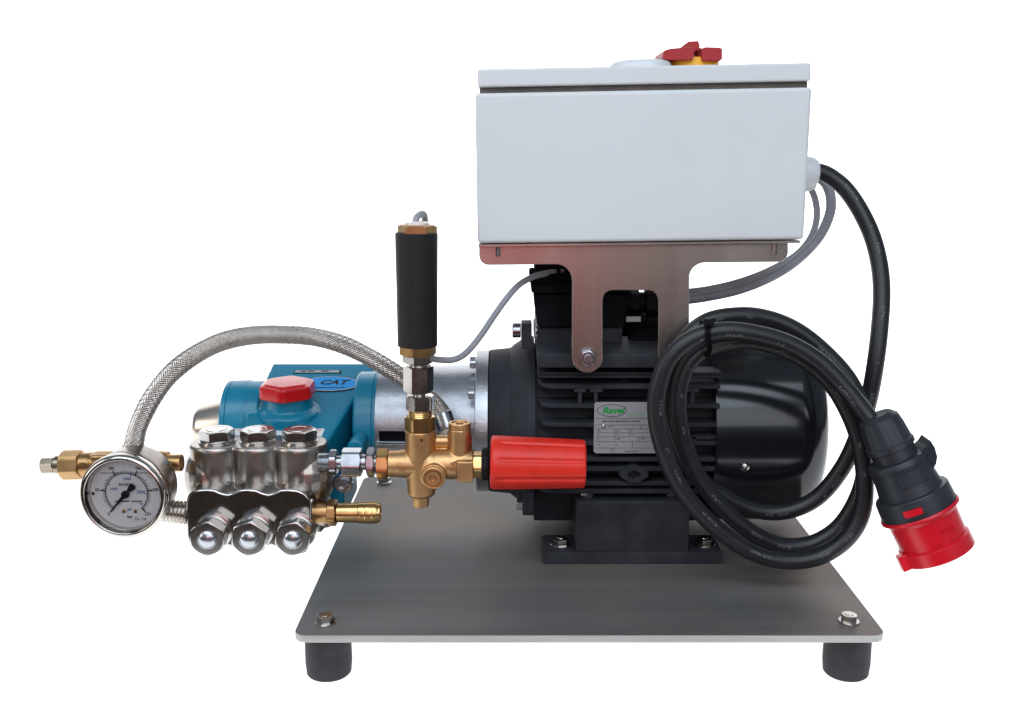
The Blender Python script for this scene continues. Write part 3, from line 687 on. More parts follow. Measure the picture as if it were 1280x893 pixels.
mb = MB()
uu = X_; 
def vtext(t, px, py, dy, h, u=X_, v=Z_): 
    p_ = V(px, py); mb.text(t, Vector((p_.x, VY - dy, p_.z)), u, v, h, True, 0)
vtext('EL', 504, 581, .0128, .0048); vtext('MV', 530, 548, .0139, .0052, Z_ * -1, X_); vtext('VB', 567, 577, .0142, .0062, Z_ * -1, X_)
g = bmesh.ops.extrude_face_region(mb.bm, geom=mb.bm.faces[:])['geom']
for q_ in g:
    if isinstance(q_, bmesh.types.BMVert): q_.co.y -= .0011
obj('cast_lettering', mb, bronze, un, kind='stuff')
mb = MB(); mb.hexa((vxx(471.5), VY, zc), (vxx(486), VY, zc), 17 * s, rot=.2); obj('inlet_hex', mb, brass, un)
mb = MB(); ctr = Vector((vxx(543.5), VY - .0205, vz(589)))
a = -Y_; rg = lambda r, dd: [ctr + a * dd + X_ * math.cos(t) * r - Z_ * math.sin(t) * r for t in (2 * math.pi * i / 36 for i in range(36))]
mb.rings([rg(13.8 * s, -.002), rg(13.8 * s, .0008), rg(13.0 * s, .0012), rg(11.8 * s, .0010), rg(11.4 * s, -.0014), rg(9.4 * s, -.0014), rg(9.2 * s, .0010), rg(8.6 * s, .0016), rg(5.0 * s, .0016), rg(4.6 * s, .0008), rg(4.2 * s, -.0020), rg(.2 * s, -.0022)])
obj('front_plug', mb, bronze, un)
mb = MB(); ctr = Vector((vxx(575), VY, vz(530))); rgz = lambda r, dd: [ctr + Z_ * dd + X_ * math.cos(t) * r + Y_ * math.sin(t) * r for t in (2 * math.pi * i / 36 for i in range(36))]
mb.rings([rgz(13.9 * s, -.004), rgz(13.9 * s, .0004), rgz(13.2 * s, .0012), rgz(10.4 * s, .0012), rgz(10.0 * s, .0002), rgz(5.2 * s, .0002), rgz(4.6 * s, -.004), rgz(.2 * s, -.004)]); obj('top_plug', mb, bronze, un)
mb = MB(); mb.hexa((vx - .0005, VY, vz(632.5)), (vx - .0005, VY, vz(617)), 9.6 * s, rot=.1); mb.cyl((vx - .0005, VY, vz(620)), (vx - .0005, VY, vz(614)), 13 * s, ch=.0006); obj('drain_plug', mb, bronze, un)
mb = MB(); mb.hexa((vxx(591.5), VY, vz(581)), (vxx(603.5), VY, vz(581)), 15.3 * s, rot=.45); obj('bonnet_nut', mb, brass, un)
mb = MB(); mb.hexa((vx, VY, vz(538)), (vx, VY, vz(520)), 17.2 * s, rot=.42); mb.thread((vx, VY, vz(521)), (vx, VY, vz(510.5)), 15.0 * s, .0014, .0005); obj('top_adaptor', mb, brass, un)
mb = MB(); mb.lathe((vxx(602), VY, vz(580)), X_, [(0, 17 * s), (.001, 20 * s), (.004, 20.8 * s), (.007, 19 * s)], 40, mod=lambda t, d_: 1 + .03 * math.sin(9 * t)); mb.cyl((vxx(603), VY, zc), (vxx(622), VY, zc), 7 * s); obj('knob_washer', mb, blackplastic, un)
ka = V(613, 578); kb = V(731, 580); kl = (kb - ka).length
groove = [R(g_) for g_ in (28, 68, 112, 152, 208, 248, 292, 332)]
def kmod(t, d_):
    k = 0.0
    for g_ in groove:
        dt = (t - g_ + math.pi) % (2 * math.pi) - math.pi; k = max(k, math.exp(-(dt / .085) ** 4))
    e = max(0, min(1, (d_ - .0065) / .003)); e = e * e * (3 - 2 * e)
    return 1 - .060 * k * e
prof = [(0, 28 * s), (.0006, 31.5 * s), (.0018, 33.2 * s), (.004, 33.8 * s)] + [(.004 + (kl - .006) * i / 24, (33.8 - 3.6 * i / 24) * s) for i in range(1, 25)] + [(kl - .0008, 29.6 * s), (kl, 28.2 * s), (kl, 24 * s), (kl - .004, 23 * s)]
mb = MB(); mb.lathe(ka, kb - ka, prof, 240, hint=Z_, mod=kmod); obj('adjusting_knob', mb, redknob, un, ang=40)

# ------------------------------------------------------------------ pressure switch (black sleeve) on steel fittings above the valve
ps = thing('pressure_switch', 'upright black sleeved pressure switch with brass hex ends above the brass valve', 'pressure switch', (vx, VY, vz(440)))
zx = lambda px, py: V(px, py)
mb = MB(); mb.hexa(zx(525, 512), zx(525, 494), 16.2 * s, rot=.1); mb.cyl(zx(524, 496), zx(523.5, 482), 7.6 * s); obj('lower_nut', mb, nickel, ps)
p0, p1 = zx(523, 490), zx(523, 457)
mb = MB(); mb.hexa(p0, p1, 16.2 * s, rot=.36); obj('union_nut', mb, nickel, ps)
mb = MB(); mb.cyl(zx(523, 458), zx(522.5, 443), 11 * s); mb.hexa(zx(522.5, 453.5), zx(522.5, 443), 17 * s, rot=.15); obj('lock_nut', mb, nickel, ps)
mb = MB(); mb.hexa(zx(522.5, 444), zx(522.3, 428), 20.3 * s, rot=.2); obj('lower_hex', mb, oldbrass, ps)
q0, q1 = zx(522, 432.5), zx(520.5, 291); Ls = (q1 - q0).length; sA, sB = 24.8 * M_PX(432, VY), 26.6 * M_PX(291, VY)
mb = MB(); mb.lathe(q0, q1 - q0, [(0, sA * .93), (.0006, sA), (Ls * .1, sA * 1.0), (Ls * .6, sA + (sB - sA) * .5), (Ls - .003, sB), (Ls - .0006, sB * .995), (Ls, sB * .95), (Ls, sB * .8)], 56); obj('sleeve', mb, sleevem, ps)
s2 = M_PX(285, VY)
mb = MB(); mb.hexa(zx(521.5, 294), zx(521.5, 281), 21.5 * s2, rot=.52); obj('upper_hex', mb, oldbrass, ps)
mb = MB(); mb.lathe(zx(521, 281.5), Z_, [(0, 15 * s2), (.002, 15 * s2), (.003, 12 * s2), (.0035, 5 * s2)], 32); obj('cable_seal', mb, mat('clear_seal', (0.75, 0.66, 0.60), 0, 0.3, nscale=30), ps)

# sensor cable from the switch, looping behind it to the terminal box
sc = thing('switch_cable', 'thin grey cable running from the black pressure switch to the terminal box', 'cable', V(600, 420, .15))
def path(lst): return spline([P(*q) for q in lst], 10)
pts = path([(519, 281, .112), (521, 272, .114), (528, 267.5, .128), (531, 275, .142), (531, 310, .150), (529, 380, .152), (529, 425, .148), (538, 446, .140), (551, 450, .138), (568, 449.5, .138), (583, 441, .140), (600, 421, .145), (617, 396, .152), (632, 375, .160), (648, 357, .170), (666, 346.5, .182), (684, 342, .196), (702, 341, .210), (716, 344, .222)])
mb = MB(); mb.tube(pts, .0030, 14); obj('cable_sheath', mb, greycable, sc)

# ------------------------------------------------------------------ brass tee on the left
TY = .118
T = lambda px, py=580.5, Y=TY: P(px, py, Y)
s = M_PX(580, TY)
bt_ = thing('brass_tee', 'dull brass tee with a steel compression nut at the left end of the pump', 'pipe fitting', T(130))
mb = MB(); o = T(92, 581); dd = lambda px: (T(px, 580) - o).length
ax = T(218, 579) - o
mb.lathe(o, ax, [(0, 15.2 * s), (dd(118), 15.4 * s), (dd(121), 16.2 * s), (dd(150), 16.4 * s), (dd(200), 15.8 * s), (dd(211), 14.6 * s), (dd(212), 11 * s), (dd(228), 11 * s)], 40)
mb.cyl(T(167, 580), T(167, 556), 13.6 * s, ch=.0008); mb.box(T(150, 580), (.05, .02, .022), .003)
fused('tee_body', mb, oldbrass, bt_, .0009, 4)
mb = MB(); mb.hexa(T(78, 581.5), T(103, 581), 16.6 * s, rot=.3); obj('brass_hex', mb, oldbrass, bt_)
mb = MB(); mb.cyl(T(80, 581), T(69.5, 581), 11.5 * s, ch=.0006); obj('collar', mb, darknickel, bt_)
mb = MB(); mb.hexa(T(69, 581.5), T(53, 582), 9.4 * s, rot=.3); mb.cyl(T(53, 582), T(51.5, 582), 5 * s); obj('compression_nut', mb, darknickel,  bt_)
mb = MB(); mb.text('GP-1', P(113, 577, TY) - Y_ * (16.0 * s), X_, Z_, .0042, True, 0)
g = bmesh.ops.extrude_face_region(mb.bm, geom=mb.bm.faces[:])['geom']
for q_ in g:
    if isinstance(q_, bmesh.types.BMVert): q_.co.y -= .0007
obj('cast_lettering', mb, oldbrass, bt_)

# ribbed nipple under it
NYp = .108
nn = thing('ribbed_nipple', 'short ribbed steel nipple between the gauge and the lower manifold corner', 'pipe fitting', P(218, 640, NYp))
s = M_PX(640, NYp); mb = MB(); mb.thread(P(200, 638, NYp), P(236, 642, NYp), 15.2 * s, .0032, .0016, 32); obj('rib_tube', mb, nickel, nn, ang=10, wn=False)

# ------------------------------------------------------------------ pressure gauge
GY = .062
G = lambda px, py, dy=0.0: P(px, py, GY + dy)
gc = G(154.3, 620.5); s = M_PX(620, GY)
pg = thing('pressure_gauge', 'round glycerine pressure gauge with steel bezel and black needle at zero', 'gauge', gc)
mb = MB(); mb.lathe(gc + Y_ * .0095, Y_, [(0, 52 * s), (.003, 53.2 * s), (.026, 51.5 * s), (.031, 49 * s), (.033, 44 * s)], 72); mb.cyl(gc + Y_ * .03, gc + Y_ * .058, .010, seg=24); obj('case', mb, mat('case_steel', (0.24, 0.205, 0.18), 1, 0.26, nscale=40, namt=0.06), pg)
mb = MB(); rg = lambda r, d_: [gc + Y_ * d_ + X_ * math.cos(t) * r - Z_ * math.sin(t) * r for t in (2 * math.pi * i / 96 for i in range(96))]
mb.rings([rg(53.4 * s, .006), rg(54.6 * s, .004), rg(54.8 * s, .001), rg(53.8 * s, -.0022), rg(51.5 * s, -.0038), rg(48.6 * s, -.0042), rg(47.4 * s, -.0034), rg(46.4 * s, -.0012), rg(45.4 * s, .0030), rg(45.2 * s, .0085)], cap0=False, cap1=False)
obj('bezel', mb, chrome, pg, ang=60, recalc=False)
DY = .0080
mb = MB(); mb.lathe(gc + Y_ * DY, -Y_, [(-.001, 46 * s), (0, 46 * s)], 72); dial = obj('dial', mb, dialm, pg)
dc = gc + Y_ * (DY - .0004)
D = lambda ang, r: dc + X_ * math.cos(ang) * r * s + Z_ * math.sin(ang) * r * s
def tick(mb, ang, r0, r1, t):
    a_, b_ = D(ang, r0), D(ang, r1); n = Vector((-math.sin(ang), 0, math.cos(ang))) * (t * s / 2)
    mb.bm.faces.new([mb.bm.verts.new(q) for q in (a_ + n, a_ - n, b_ - n, b_ + n)]).material_index = mb.mi
A0, A1 = R(228), R(-48)
mb = MB(); nA = 50
for i in range(nA + 1):
    an = A0 + (A1 - A0) * i / nA; big = i % 10 == 0
    tick(mb, an, 26.5, 33 if big else (30 if i % 5 else 31.2), 2.0 if big else .8)
vs_ = [[mb.bm.verts.new(D(A0 + (A1 - A0) * i / 60, r)) for i in range(61)] for r in (26.0, 27.0)]
for i in range(60): mb.bm.faces.new((vs_[0][i], vs_[0][i + 1], vs_[1][i + 1], vs_[1][i]))
for i, t_ in enumerate(('0', '50', '100', '150', '200', '250')):
    an = A0 + (A1 - A0) * i / 5; mb.text(t_, D(an, 37.0), X_, Z_, .0030, True, 0, .9)
mb.text('EN 837', D(0, 0) + X_ * -2 * s + Z_ * 11.5 * s, X_, Z_, .0028, True, 0, .85)
mb.text('bar', D(0, 0) + X_ * 2 * s + Z_ * -31 * s, X_, Z_, .0028, True, 0); mb.text('CL. 1.6', D(0, 0) + X_ * 15 * s + Z_ * -34 * s, X_, Z_, .0026, True, 0)
for x0, x1 in ((-16, -9), (-7.5, 3), (5, 19)):
    p_ = D(0, 0) + Z_ * -10.5 * s; mb.bm.faces.new([mb.bm.verts.new(p_ + X_ * x * s + Z_ * z * s) for x, z in ((x0, -.7), (x1, -.7), (x1, .7), (x0, .7))])
obj('dial_print', mb, ink, dial, recalc=False)
mb = MB(); nB = 36
for i in range(nB + 1):
    an = A0 + (A1 - A0) * i / nB; big = i % 10 == 0
    tick(mb, an, 23.0 if big else 24.5, 26, 1.3 if big else .5)
for t_, x, z, h in (('1000', -16, 5.5, .0028), ('2000', 2, 19, .0028), ('3000', 18, 1.5, .0030), ('psi', 2, -21, .0028), ('PSI', 17, -14, .0022)):
    mb.text(t_, D(0, 0) + X_ * x * s + Z_ * z * s, X_, Z_, h, True, -.00005, .9)
obj('psi_print', mb, blueink, dial, recalc=False)
mb = MB()
for x in (-5, 9.5): mb.lathe(dc + X_ * x * s - Z_ * 24 * s, -Y_, [(0, 2.5 * s), (.0006, 2.3 * s)], 20); mb.box(dc + X_ * x * s - Z_ * 24 * s - Y_ * .0006, (4.4 * s, .0004, .8 * s))
obj('dial_screw', mb, goldm, dial)
# liquid level seen through the window
mb = MB(); p_ = D(0, 0) + Z_ * 27.2 * s; mb.box(p_ - Y_ * .0006, (60 * s, .0008, .7 * s)); obj('fill_level', mb, greycable, dial)
hub = dc - Y_ * .0028; tipd = (Vector((-21, 0, -23))).normalized(); nn_ = Vector((tipd.z, 0, -tipd.x))
def npnt(a_, b_): return hub + tipd * a_ * s + nn_ * b_ * s
mb = MB(); mb.prism([npnt(*q) for q in ((31, -.5), (31, .5), (18, 1.3), (4, 2.2), (-6, 1.8), (-9, 3.2), (-14, 4.6), (-17, 2.8), (-17, -2.8), (-14, -4.6), (-9, -3.2), (-6, -1.8), (4, -2.2), (18, -1.3))], (0, -.0008, 0), 0)
mb.lathe(hub + Y_ * .0024, -Y_, [(0, 2 * s), (.0020, 2 * s), (.0022, 5 * s), (.0044, 4.6 * s), (.0048, 3.5 * s)], 28); obj('needle', mb, ink, pg)
mb = MB(); mb.lathe(gc + Y_ * .0028, -Y_, [(0, 45.3 * s), (.0008, 45.3 * s)], 64); obj('window', mb, glassm, pg)
q = G(117, 620); mb = MB(); mb.ball(Vector((gc.x - 41.5 * s, gc.y + DY - .002, gc.z + .5 * s)), 1.6 * s, (1, .6, 1.4)); obj('stop_pin', mb, ink, dial)

# ------------------------------------------------------------------ braided steel hose
hs = thing('braided_hose', 'arched hose with woven steel wire braid passing over the teal pump', 'hose', P(360, 430, .14))
hp = path([(167, 566, .112), (168, 553, .112), (174, 530, .113), (190, 498, .115), (213, 468, .118), (242, 445, .122), (277, 427.5, .127), (315, 419.5, .132), (354, 418.5, .138), (393, 421.5, .144), (430, 431.5, .151), (464, 448, .158), (498, 469, .165), (526, 489, .171), (546, 508, .174), (557, 525, .172), (562, 543, .166)])
HR = .0086
def hr(t): return 1.0
mb = MB(); mb.tube(hp, HR - .0009, 20); obj('hose_core', mb, mat('hose_core', (0.20, 0.185, 0.175), 0.7, 0.4), hs)
fine = []
L = 0; acc = [0]
for i in range(1, len(hp)): L += (hp[i] - hp[i - 1]).length; acc.append(L)
def at(sv):
    lo = 0; hi = len(acc) - 1
    while hi - lo > 1:
        m_ = (lo + hi) // 2
        if acc[m_] <= sv: lo = m_
        else: hi = m_
    t = (sv - acc[lo]) / max(1e-9, acc[hi] - acc[lo]); return hp[lo].lerp(hp[hi], t)
NSTEP = 300; fr_ = []; u = None
for i in range(NSTEP + 1):
    sv = L * i / NSTEP; p_ = at(sv); t = (at(min(L, sv + .002)) - at(max(0, sv - .002))).normalized()
    if u is None: u = basis(t)[1]
    u = (u - t * u.dot(t)).normalized(); fr_.append((p_, u.copy(), t.cross(u), sv))
mb = MB(); NC = 18; pitch = .046
for sd in (1, -1):
    for c in range(NC):
        rows = []
        for (p_, u_, v_, sv) in fr_:
            a_ = 2 * math.pi * c / NC + sd * 2 * math.pi * sv / pitch
            wv = math.cos(sv / pitch * 2 * NC * math.pi + (0 if sd > 0 else math.pi) + c * math.pi) 
            rr_ = HR + .0005 * wv
            hw = .60 * math.pi / NC
            rows.append([p_ + (u_ * math.cos(a_ + k * hw) + v_ * math.sin(a_ + k * hw)) * (rr_ - .0005 * k * k) for k in (-1, -.33, .33, 1)])
        mb.rings(rows, closed=False)
br = obj('wire_braid', mb, mat('braid_wire', (0.63, 0.57, 0.52), 1, 0.30, nscale=300, namt=0.2), hs, recalc=False, ang=80, kind='stuff')
mb = MB(); d_ = (hp[-1] - hp[-14]).normalized(); mb.lathe(hp[-16], hp[-2] - hp[-16], [(0, .0088), (.001, .0096), (.012, .0098), (.016, .0094), (.018, .007), (.03, .007)], 32); obj('end_ferrule', mb, zinc, hs)
mb = MB(); mb.cyl(P(167, 571, .112), P(167.5, 560, .112), .0105, ch=.0008); obj('start_ferrule', mb, nickel, hs)

# ------------------------------------------------------------------ control box
BY = .128
cbx = thing('control_box', 'light grey steel control box with a hinged lid on top of the motor bracket', 'control box', P(805, 305, BY + .1) )
mb = MB(); mb.prism([P(x, y, BY) for x, y in ((593.7, 116.8), (1015.5, 109.2), (1005.2, 299.7), (597.0, 304.8))], (0, .205, 0), .0042, 5); obj('box_body', mb, boxm, cbx)
mb = MB(); mb.prism([P(x, y, BY + .006) for x, y in ((599.5, 106), (1009.5, 99), (1009.5, 118), (599.5, 124))], (0, .19, 0), .001, 1); obj('lid_gasket', mb, gasket, cbx)
mb = MB(); mb.prism([P(x, y, BY) for x, y in ((597, 86.6), (1013.8, 78.6), (1013.8, 101.3), (597, 109.2))], (0, .205, 0), .0022, 4); lid = obj('box_lid', mb, boxm, cbx)
# lid top is tilted the same way as the front edge
tl, tr = P(597, 86.6, BY), P(1013.8, 78.6, BY); lx = (tr - tl).normalized(); ln = Vector((-lx.z, 0, lx.x))
def lidtop(px, Y): 
    d_ = ray(px, 80); x = CAM.x + d_.x * ((Y - CAM.y) / d_.y); return Vector((x, Y, tl.z + (x - tl.x) * lx.z / lx.x))
cv = lidtop(801, .200); mb = MB(); mb.lathe(cv - ln * .002, ln, [(0, .029), (.0085, .0285), (.0105, .0268), (.0118, .023), (.0122, .012), (.0122, 0)], 48)
obj('lid_cover', mb, whitep, lid)
sw = lidtop(866, .215); s = M_PX(70, .215)
base = MB(); base.lathe(sw, ln, [(0, .025), (.009, .0245), (.0118, .0232), (.0124, .022)], 48); obj('switch_base', base, yellow, lid)
def swp(px, py, Y): return P(px, py, Y)
mb = MB()
mb.prism(pxpoly([(828, 72, 4), (830, 63.5, 3), (838, 61, 4), (866.5, 58.5, 1), (868, 64, 1), (866, 75.5, 2), (832, 75, 2)], .1865), (0, .058, 0), .0012, 2)
mb.prism(pxpoly([(876.5, 61, 2), (882, 59, 3), (900, 59.5, 3), (903, 61, 2), (903, 74, 3), (900, 76.5, 2), (878, 76.5, 2)], .1865), (0, .056, 0), .0012, 2)
mb.prism(pxpoly([(851, 60, 1), (861, 52, 2), (873, 51.3, 2), (875, 58, 1), (874, 62, 1), (866, 66, 1), (852, 66, 1)], .206), (0, .020, 0), .001, 2)
mb.prism(pxpoly([(868, 60, 1), (877, 60, 1), (877, 76, 1), (868, 76, 1)], .214), (0, .016, 0), .001, 1)
obj('switch_handle', mb, redswitch, lid)
# side glands
def gland(px, py, Y, r, name='side_gland'):
    xw = P(1008, 220, BY).x; z = P(px, py, Y).z; o = Vector((xw - .006, Y, z)); xe = P(px, py, Y).x
    mb = MB(); mb.hexa(o, o + X_ * (xe - xw) * .55, r * 1.05, rot=.1); mb.lathe(o + X_ * (xe - xw) * .45, X_, [(0, r * .95), ((xe - xw) * .30, r), ((xe - xw) * .5, r * .93), ((xe - xw) * .62, r * .74), ((xe - xw) * .64, r * .55)], 36, mod=lambda t, d_: 1 + .012 * math.sin(18 * t))
    obj(name, mb, whitep, cbx); return Vector((xe, Y, z))
ge = gland(1026, 215.5, .195, .0150)
gland(1022, 226, .245, .0115); 

# ------------------------------------------------------------------ bracket
KY = .1425
br_ = thing('mounting_bracket', 'satin stainless two legged bracket carrying the grey control box over the motor', 'bracket', P(788, 330, KY))
mb = MB(); mb.prism(pxpoly([(599, 307.5, 0), (599, 331.5, 13), (715, 330.5, 20), (715, 466, 18.5), (753, 466, 18.5), (753, 363, 13), (823, 363, 13), (823, 466, 18.5), (861.5, 466, 18.5), (861.5, 328.5, 20), (985, 327.5, 17), (985, 304, 0)], KY, 9), (0, .003, 0), .0004, 1); obj('bracket_plate', mb, bracketm, br_)
mb = MB(); mb.prism([P(x, y, BY + .002) for x, y in ((598, 305.8), (1000.5, 300.8), (1000.5, 304.2), (598, 309.4))], (0, .20, 0), .0004, 1); obj('bracket_shelf', mb, bracketm, br_)
for px, py in ((622.5, 314.5), (968.5, 312)):
    q = P(px, py, BY + .012); mb = MB(); mb.cyl(q + Z_ * .006, q - Z_ * .0045, .0021, seg=14); obj('stud', mb, zinc, br_)
for px in (734.5, 842):
    q = P(px, 447, KY); mb = MB(); mb.cyl(q, q - Y_ * .0012, 12.4 * M_PX(447, KY), seg=32, ch=.0003); wsh = obj('washer', mb, zinc, br_)
    mb = MB(); mb.hexa(q - Y_ * .0012, q - Y_ * .0066, 8.8 * M_PX(447, KY), rot=.3, c0=False); mb.cyl(q - Y_ * .006, q - Y_ * .0095, 5.2 * M_PX(447, KY), seg=20, ch=.0006); obj('nut', mb, zinc, wsh)

# ------------------------------------------------------------------ grey cables from box to motor
gk = 'grey cables curving from the control box down to the motor'
g1 = thing('grey_cable', 'thicker printed grey cable curving from the box side down behind the bracket', 'cable', P(1020, 290, .235), gk)
mb = MB(); mb.tube(path([(1012, 222, .245), (1024, 223, .245), (1033, 231, .244), (1038.5, 248, .243), (1036.5, 270, .241), (1022, 299, .239), (994, 327, .237), (962, 347, .236), (924, 362, .235), (886, 370.5, .235), (850, 375.5, .235), (822, 377.5, .235), (806, 378.5, .235)]), .0050, 16); obj('cable_sheath', mb, greyprint, g1)
g2 = thing('grey_cable', 'thinner plain grey cable hugging the box side below the white gland', 'cable', P(1014, 290, .255), gk)
mb = MB(); mb.tube(path([(1004, 229, .262), (1012, 234, .262), (1019, 250, .260), (1021, 272, .258), (1014, 296, .254), (996, 318, .250), (962, 338, .246), (924, 352.5, .245), (886, 361.5, .246), (850, 366, .248), (815, 369, .25), (790, 371, .25)]), .0033, 14); obj('cable_sheath', mb, greycable, g2)

# ------------------------------------------------------------------ power cable: down from the gland, then a tied coil in front of the motor
pc = thing('power_cable', 'thick black power cable hanging in a tied coil in front of the fan cover', 'cable', P(950, 550, .11))
a_ = .195
pts = path([(1012, 215.5, .195), (1026, 215.5, .195), (1041, 223, .193), (1058, 238, .188), (1075, 263, .180), (1090, 295, .170), (1099, 330, .160), (1102, 365, .150), (1100, 405, .140), (1095, 450, .132), (1087, 495, .130), (1074, 540, .132), (1053, 585, .134), (1022, 622, .136), (984, 639, .138), (945, 638, .138), (908, 622, .136), (872, 596, .132), (848, 560, .128), (835, 515, .124), (837, 470, .122), (854, 428, .122), (884, 402, .126), (926, 394.5, .130), (962, 399, .132), (997, 414, .130), (1030, 440, .126), (1060, 474, .120), (1079, 515, .115), (1084, 560, .112), (1078, 605, .112), (1063, 640, .113), (1042, 665, .114), (1010, 681, .114), (972, 681, .113), (934, 662, .111), (899, 631, .109), (872, 594, .106), (855, 553, .104), (847.5, 513, .103), (851, 477, .104), (864, 450, .105), (888, 433, .107), (925, 426, .109), (962, 431, .109), (1000, 447, .106), (1034, 474, .101), (1058, 510, .096), (1075, 555, .092), (1081, 605, .090), (1076, 645, .089), (1056, 676, .088), (1021, 697, .088), (979, 701, .088), (939, 690, .088), (901, 665, .087), (866, 631, .086), (842, 594, .085), (826, 551, .084), (820, 513, .084), (824, 478, .084), (839, 445, .084), (868, 422, .085), (908, 413.5, .086), (950, 418.5, .087), (989, 431, .087), (1026, 454, .084), (1058, 487, .078), (1078, 512, .072), (1092, 530, .066)])
mb = MB(); mb.tube(pts, .0079, 20); obj('cable_sheath', mb, cablem, pc, recalc=True)
# cable tie round the bundle
mb = MB(); tie = [P(*q) for q in ((873, 404, .135), (880, 401, .105), (884.5, 408, .078), (886, 425, .074), (886.5, 440, .088), (880, 447, .110), (872, 430, .138), (871, 412, .142))]
tl_ = spline(tie + [tie[0]], 8); hw = .0023
rows = []
for i, p_ in enumerate(tl_): rows.append([p_ - X_ * hw + Z_ * .0, p_ + X_ * hw])
mb.rings(rows, closed=False)
bmesh.ops.solidify(mb.bm, geom=mb.bm.faces[:], thickness=.0011)
q = P(886, 402.5, .079); mb.box(q, (.0085, .006, .0058), .0008); mb.box(q + Vector((.004, -.001, .002)), (.004, .003, .003), .0004)
obj('cable_tie', mb, blackplastic, pc)

# ------------------------------------------------------------------ red five pole plug
LY = .056
p_top, p_end = P(1094, 516, LY + .012), P(1173, 690, LY - .010)
axp = (p_end - p_top).normalized(); Lq = (p_end - p_top).length; s = M_PX(610, LY) * .965
pg_ = thing('industrial_plug', 'large dark grey cable plug with red shrouded end hanging from the coil', 'plug', p_top)
at_ = lambda px: p_top + axp * (px * s)
U = Lq / s / 200.0
def rib(t, d_): return 1 + .028 * (1 if math.cos(8 * t) > .55 else 0)
mb = MB(); mb.lathe(at_(2), axp, [(0, 12 * s), (1 * s, 19 * s), (7 * s, 25.5 * s), (18 * s, 27 * s), (40 * s, 29 * s), (41 * s, 30.5 * s), (48 * s, 31 * s), (49 * s, 28 * s)], 96, mod=lambda t, d_: rib(t, d_) if .012 * 0 + 10 * s < d_ < 43 * s else 1); obj('gland_nut', mb, plugplastic, pg_, ang=30)
mb = MB(); mb.lathe(at_(50), axp, [(0, 28 * s), (14 * s, 29 * s), (15 * s, 37 * s), (20 * s, 39 * s), (23 * s, 39 * s), (24 * s, 37.5 * s), (44 * s, 38.5 * s), (61 * s, 41.0 * s), (62 * s, 46.5 * s), (64 * s, 47.6 * s), (86 * s, 48.8 * s), (87.5 * s, 47 * s)], 72); pbody = obj('plug_housing', mb, plugplastic, pg_)
# raised flat on the housing
sx_ = Vector((axp.z, 0, -axp.x)).normalized(); sx_ = sx_ if sx_.x > 0 else -sx_     # sideways, to the right in view
toward = sx_.cross(axp).normalized(); toward = toward if toward.y < 0 else -toward
def pl_(al, si, to): return at_(al) + sx_ * (si * s) + toward * (to * s)
mb = MB()
for r0, r1 in ((0, 1),):
    n = 10; ro, ri = 40.6, 37
    A = [(-26 + 52 * k / n) for k in range(n + 1)]
    rows = []
    for al, k_ in ((76, 0), (77, 1), (96, 1), (98, 0)):
        rows.append([pl_(al, math.sin(R(q_)) * (37.5 + 2.6 * k_), math.cos(R(q_)) * (37.5 + 2.6 * k_)) for q_ in A])
    mb.rings(rows, closed=False)
obj('grip_panel', mb, plugplastic, pg_, recalc=False)
# latch hook on the right
mb = MB(); mb.prism([p_ - Y_ * .010 for p_ in pxpoly([(1118, 572, 1), (1134, 566, 4), (1146, 560.5, 5), (1153, 554, 3), (1157.5, 547, .4), (1163, 556, 4), (1166, 567, 5), (1164.5, 576, 4), (1159, 585, 1.5), (1151, 582, 2), (1158, 602, 2), (1136, 610, 2)], LY)], (0, .020, 0), .0009, 2); obj('locking_latch', mb, plugplastic, pg_)
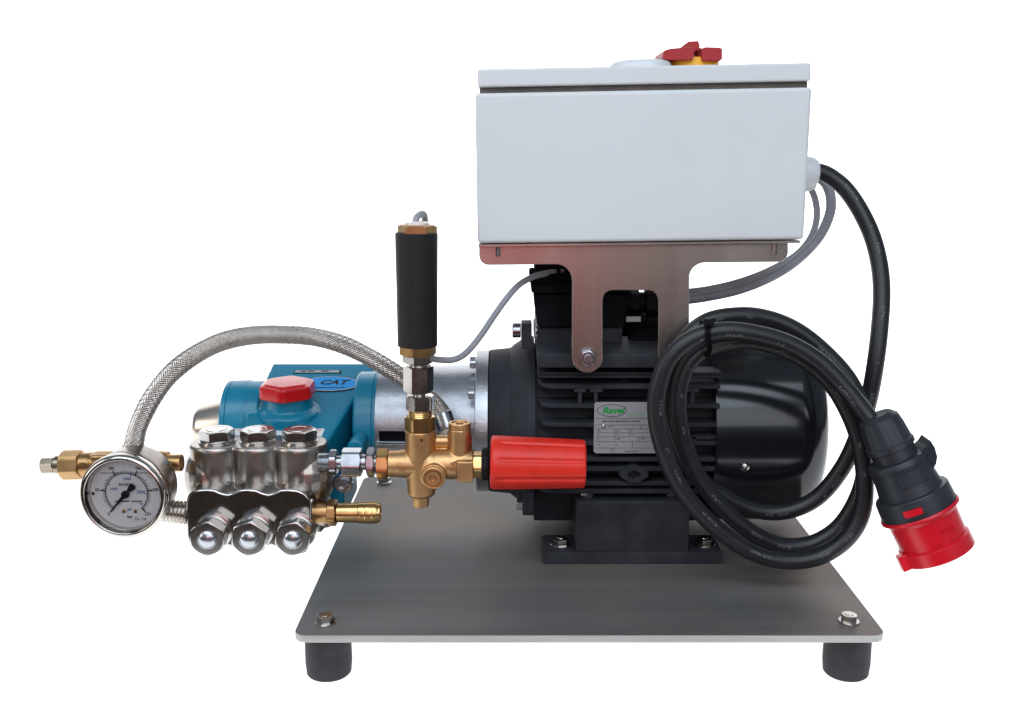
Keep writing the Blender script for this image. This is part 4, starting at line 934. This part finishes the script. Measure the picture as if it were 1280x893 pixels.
# slot in the band
mb = MB(); A = [-14 + 28 * k / 6 - 22 for k in range(7)]
mb.rings([[pl_(al, math.sin(R(q_)) * 49.0, math.cos(R(q_)) * 49.0) for q_ in A] for al in (121, 130)], closed=False); obj('band_window', mb, redplug, pg_, recalc=False)
mb = MB(); mb.rings([[pl_(al, math.sin(R(q_)) * rr_, math.cos(R(q_)) * rr_) for q_ in (-40, -37, -33, -28, -22, -16, -11, -7, -4)] for al, rr_ in ((117, 47.9), (118.5, 49.4), (120.5, 49.4), (121, 48.6))], closed=False)
mb.rings([[pl_(al, math.sin(R(q_)) * rr_, math.cos(R(q_)) * rr_) for q_ in (-40, -37, -33, -28, -22, -16, -11, -7, -4)] for al, rr_ in ((130, 48.6), (130.5, 49.8), (132.5, 49.8), (134, 48.2))], closed=False); obj('window_rim', mb, plugplastic, pg_, recalc=False)
mb = MB(); e_ = 206
mb.lathe(at_(136.5), axp, [(0, 50 * s), (1.5 * s, 51 * s), (4 * s, 51 * s), (5 * s, 46 * s), (9 * s, 45 * s), (11 * s, 44 * s), (44 * s, 43 * s), (45 * s, 45.2 * s), (46 * s, 46 * s), (63 * s, 46.4 * s), (64 * s, 45.3 * s), (64 * s, 40.5 * s), (20 * s, 39.5 * s), (20 * s, 5 * s)], 80); sh = obj('red_shroud', mb, redplug, pg_)
mb = MB(); mb.box(pl_(192, -44, 10), (1, 1, 1), 0) if False else None
kp = [(180, -42), (180, -53), (201, -53), (201, -42)]
mb.prism([pl_(a_, b_, 2) for a_, b_ in kp], toward * (14 * s), .001, 2); obj('key_rib', mb, redplug, sh)
for k in range(5):
    mb = MB(); t = 2 * math.pi * k / 5 + .4; c_ = at_(168) + (sx_ * math.cos(t) + toward * math.sin(t)) * (22 * s); mb.cyl(c_, c_ + axp * (30 * s), 5 * s, seg=16, ch=.001); obj('contact_pin', mb, brass, sh)
mb = MB()
rt = lambda al, q_, rr_: pl_(al, math.sin(R(q_)) * rr_, math.cos(R(q_)) * rr_)
p_ = rt(163, 18, 43.7); nrm_ = (p_ - at_(163)).normalized(); tang = axp.cross(nrm_).normalized()
if tang.x < 0: tang = -tang
vv = nrm_.cross(tang).normalized()
mb.text('32A', p_, tang, vv, .0062, True, .0001); 
g = bmesh.ops.extrude_face_region(mb.bm, geom=mb.bm.faces[:])['geom']
for q_ in g:
    if isinstance(q_, bmesh.types.BMVert): q_.co += nrm_ * .0005
obj('moulded_lettering', mb, redplug, sh)
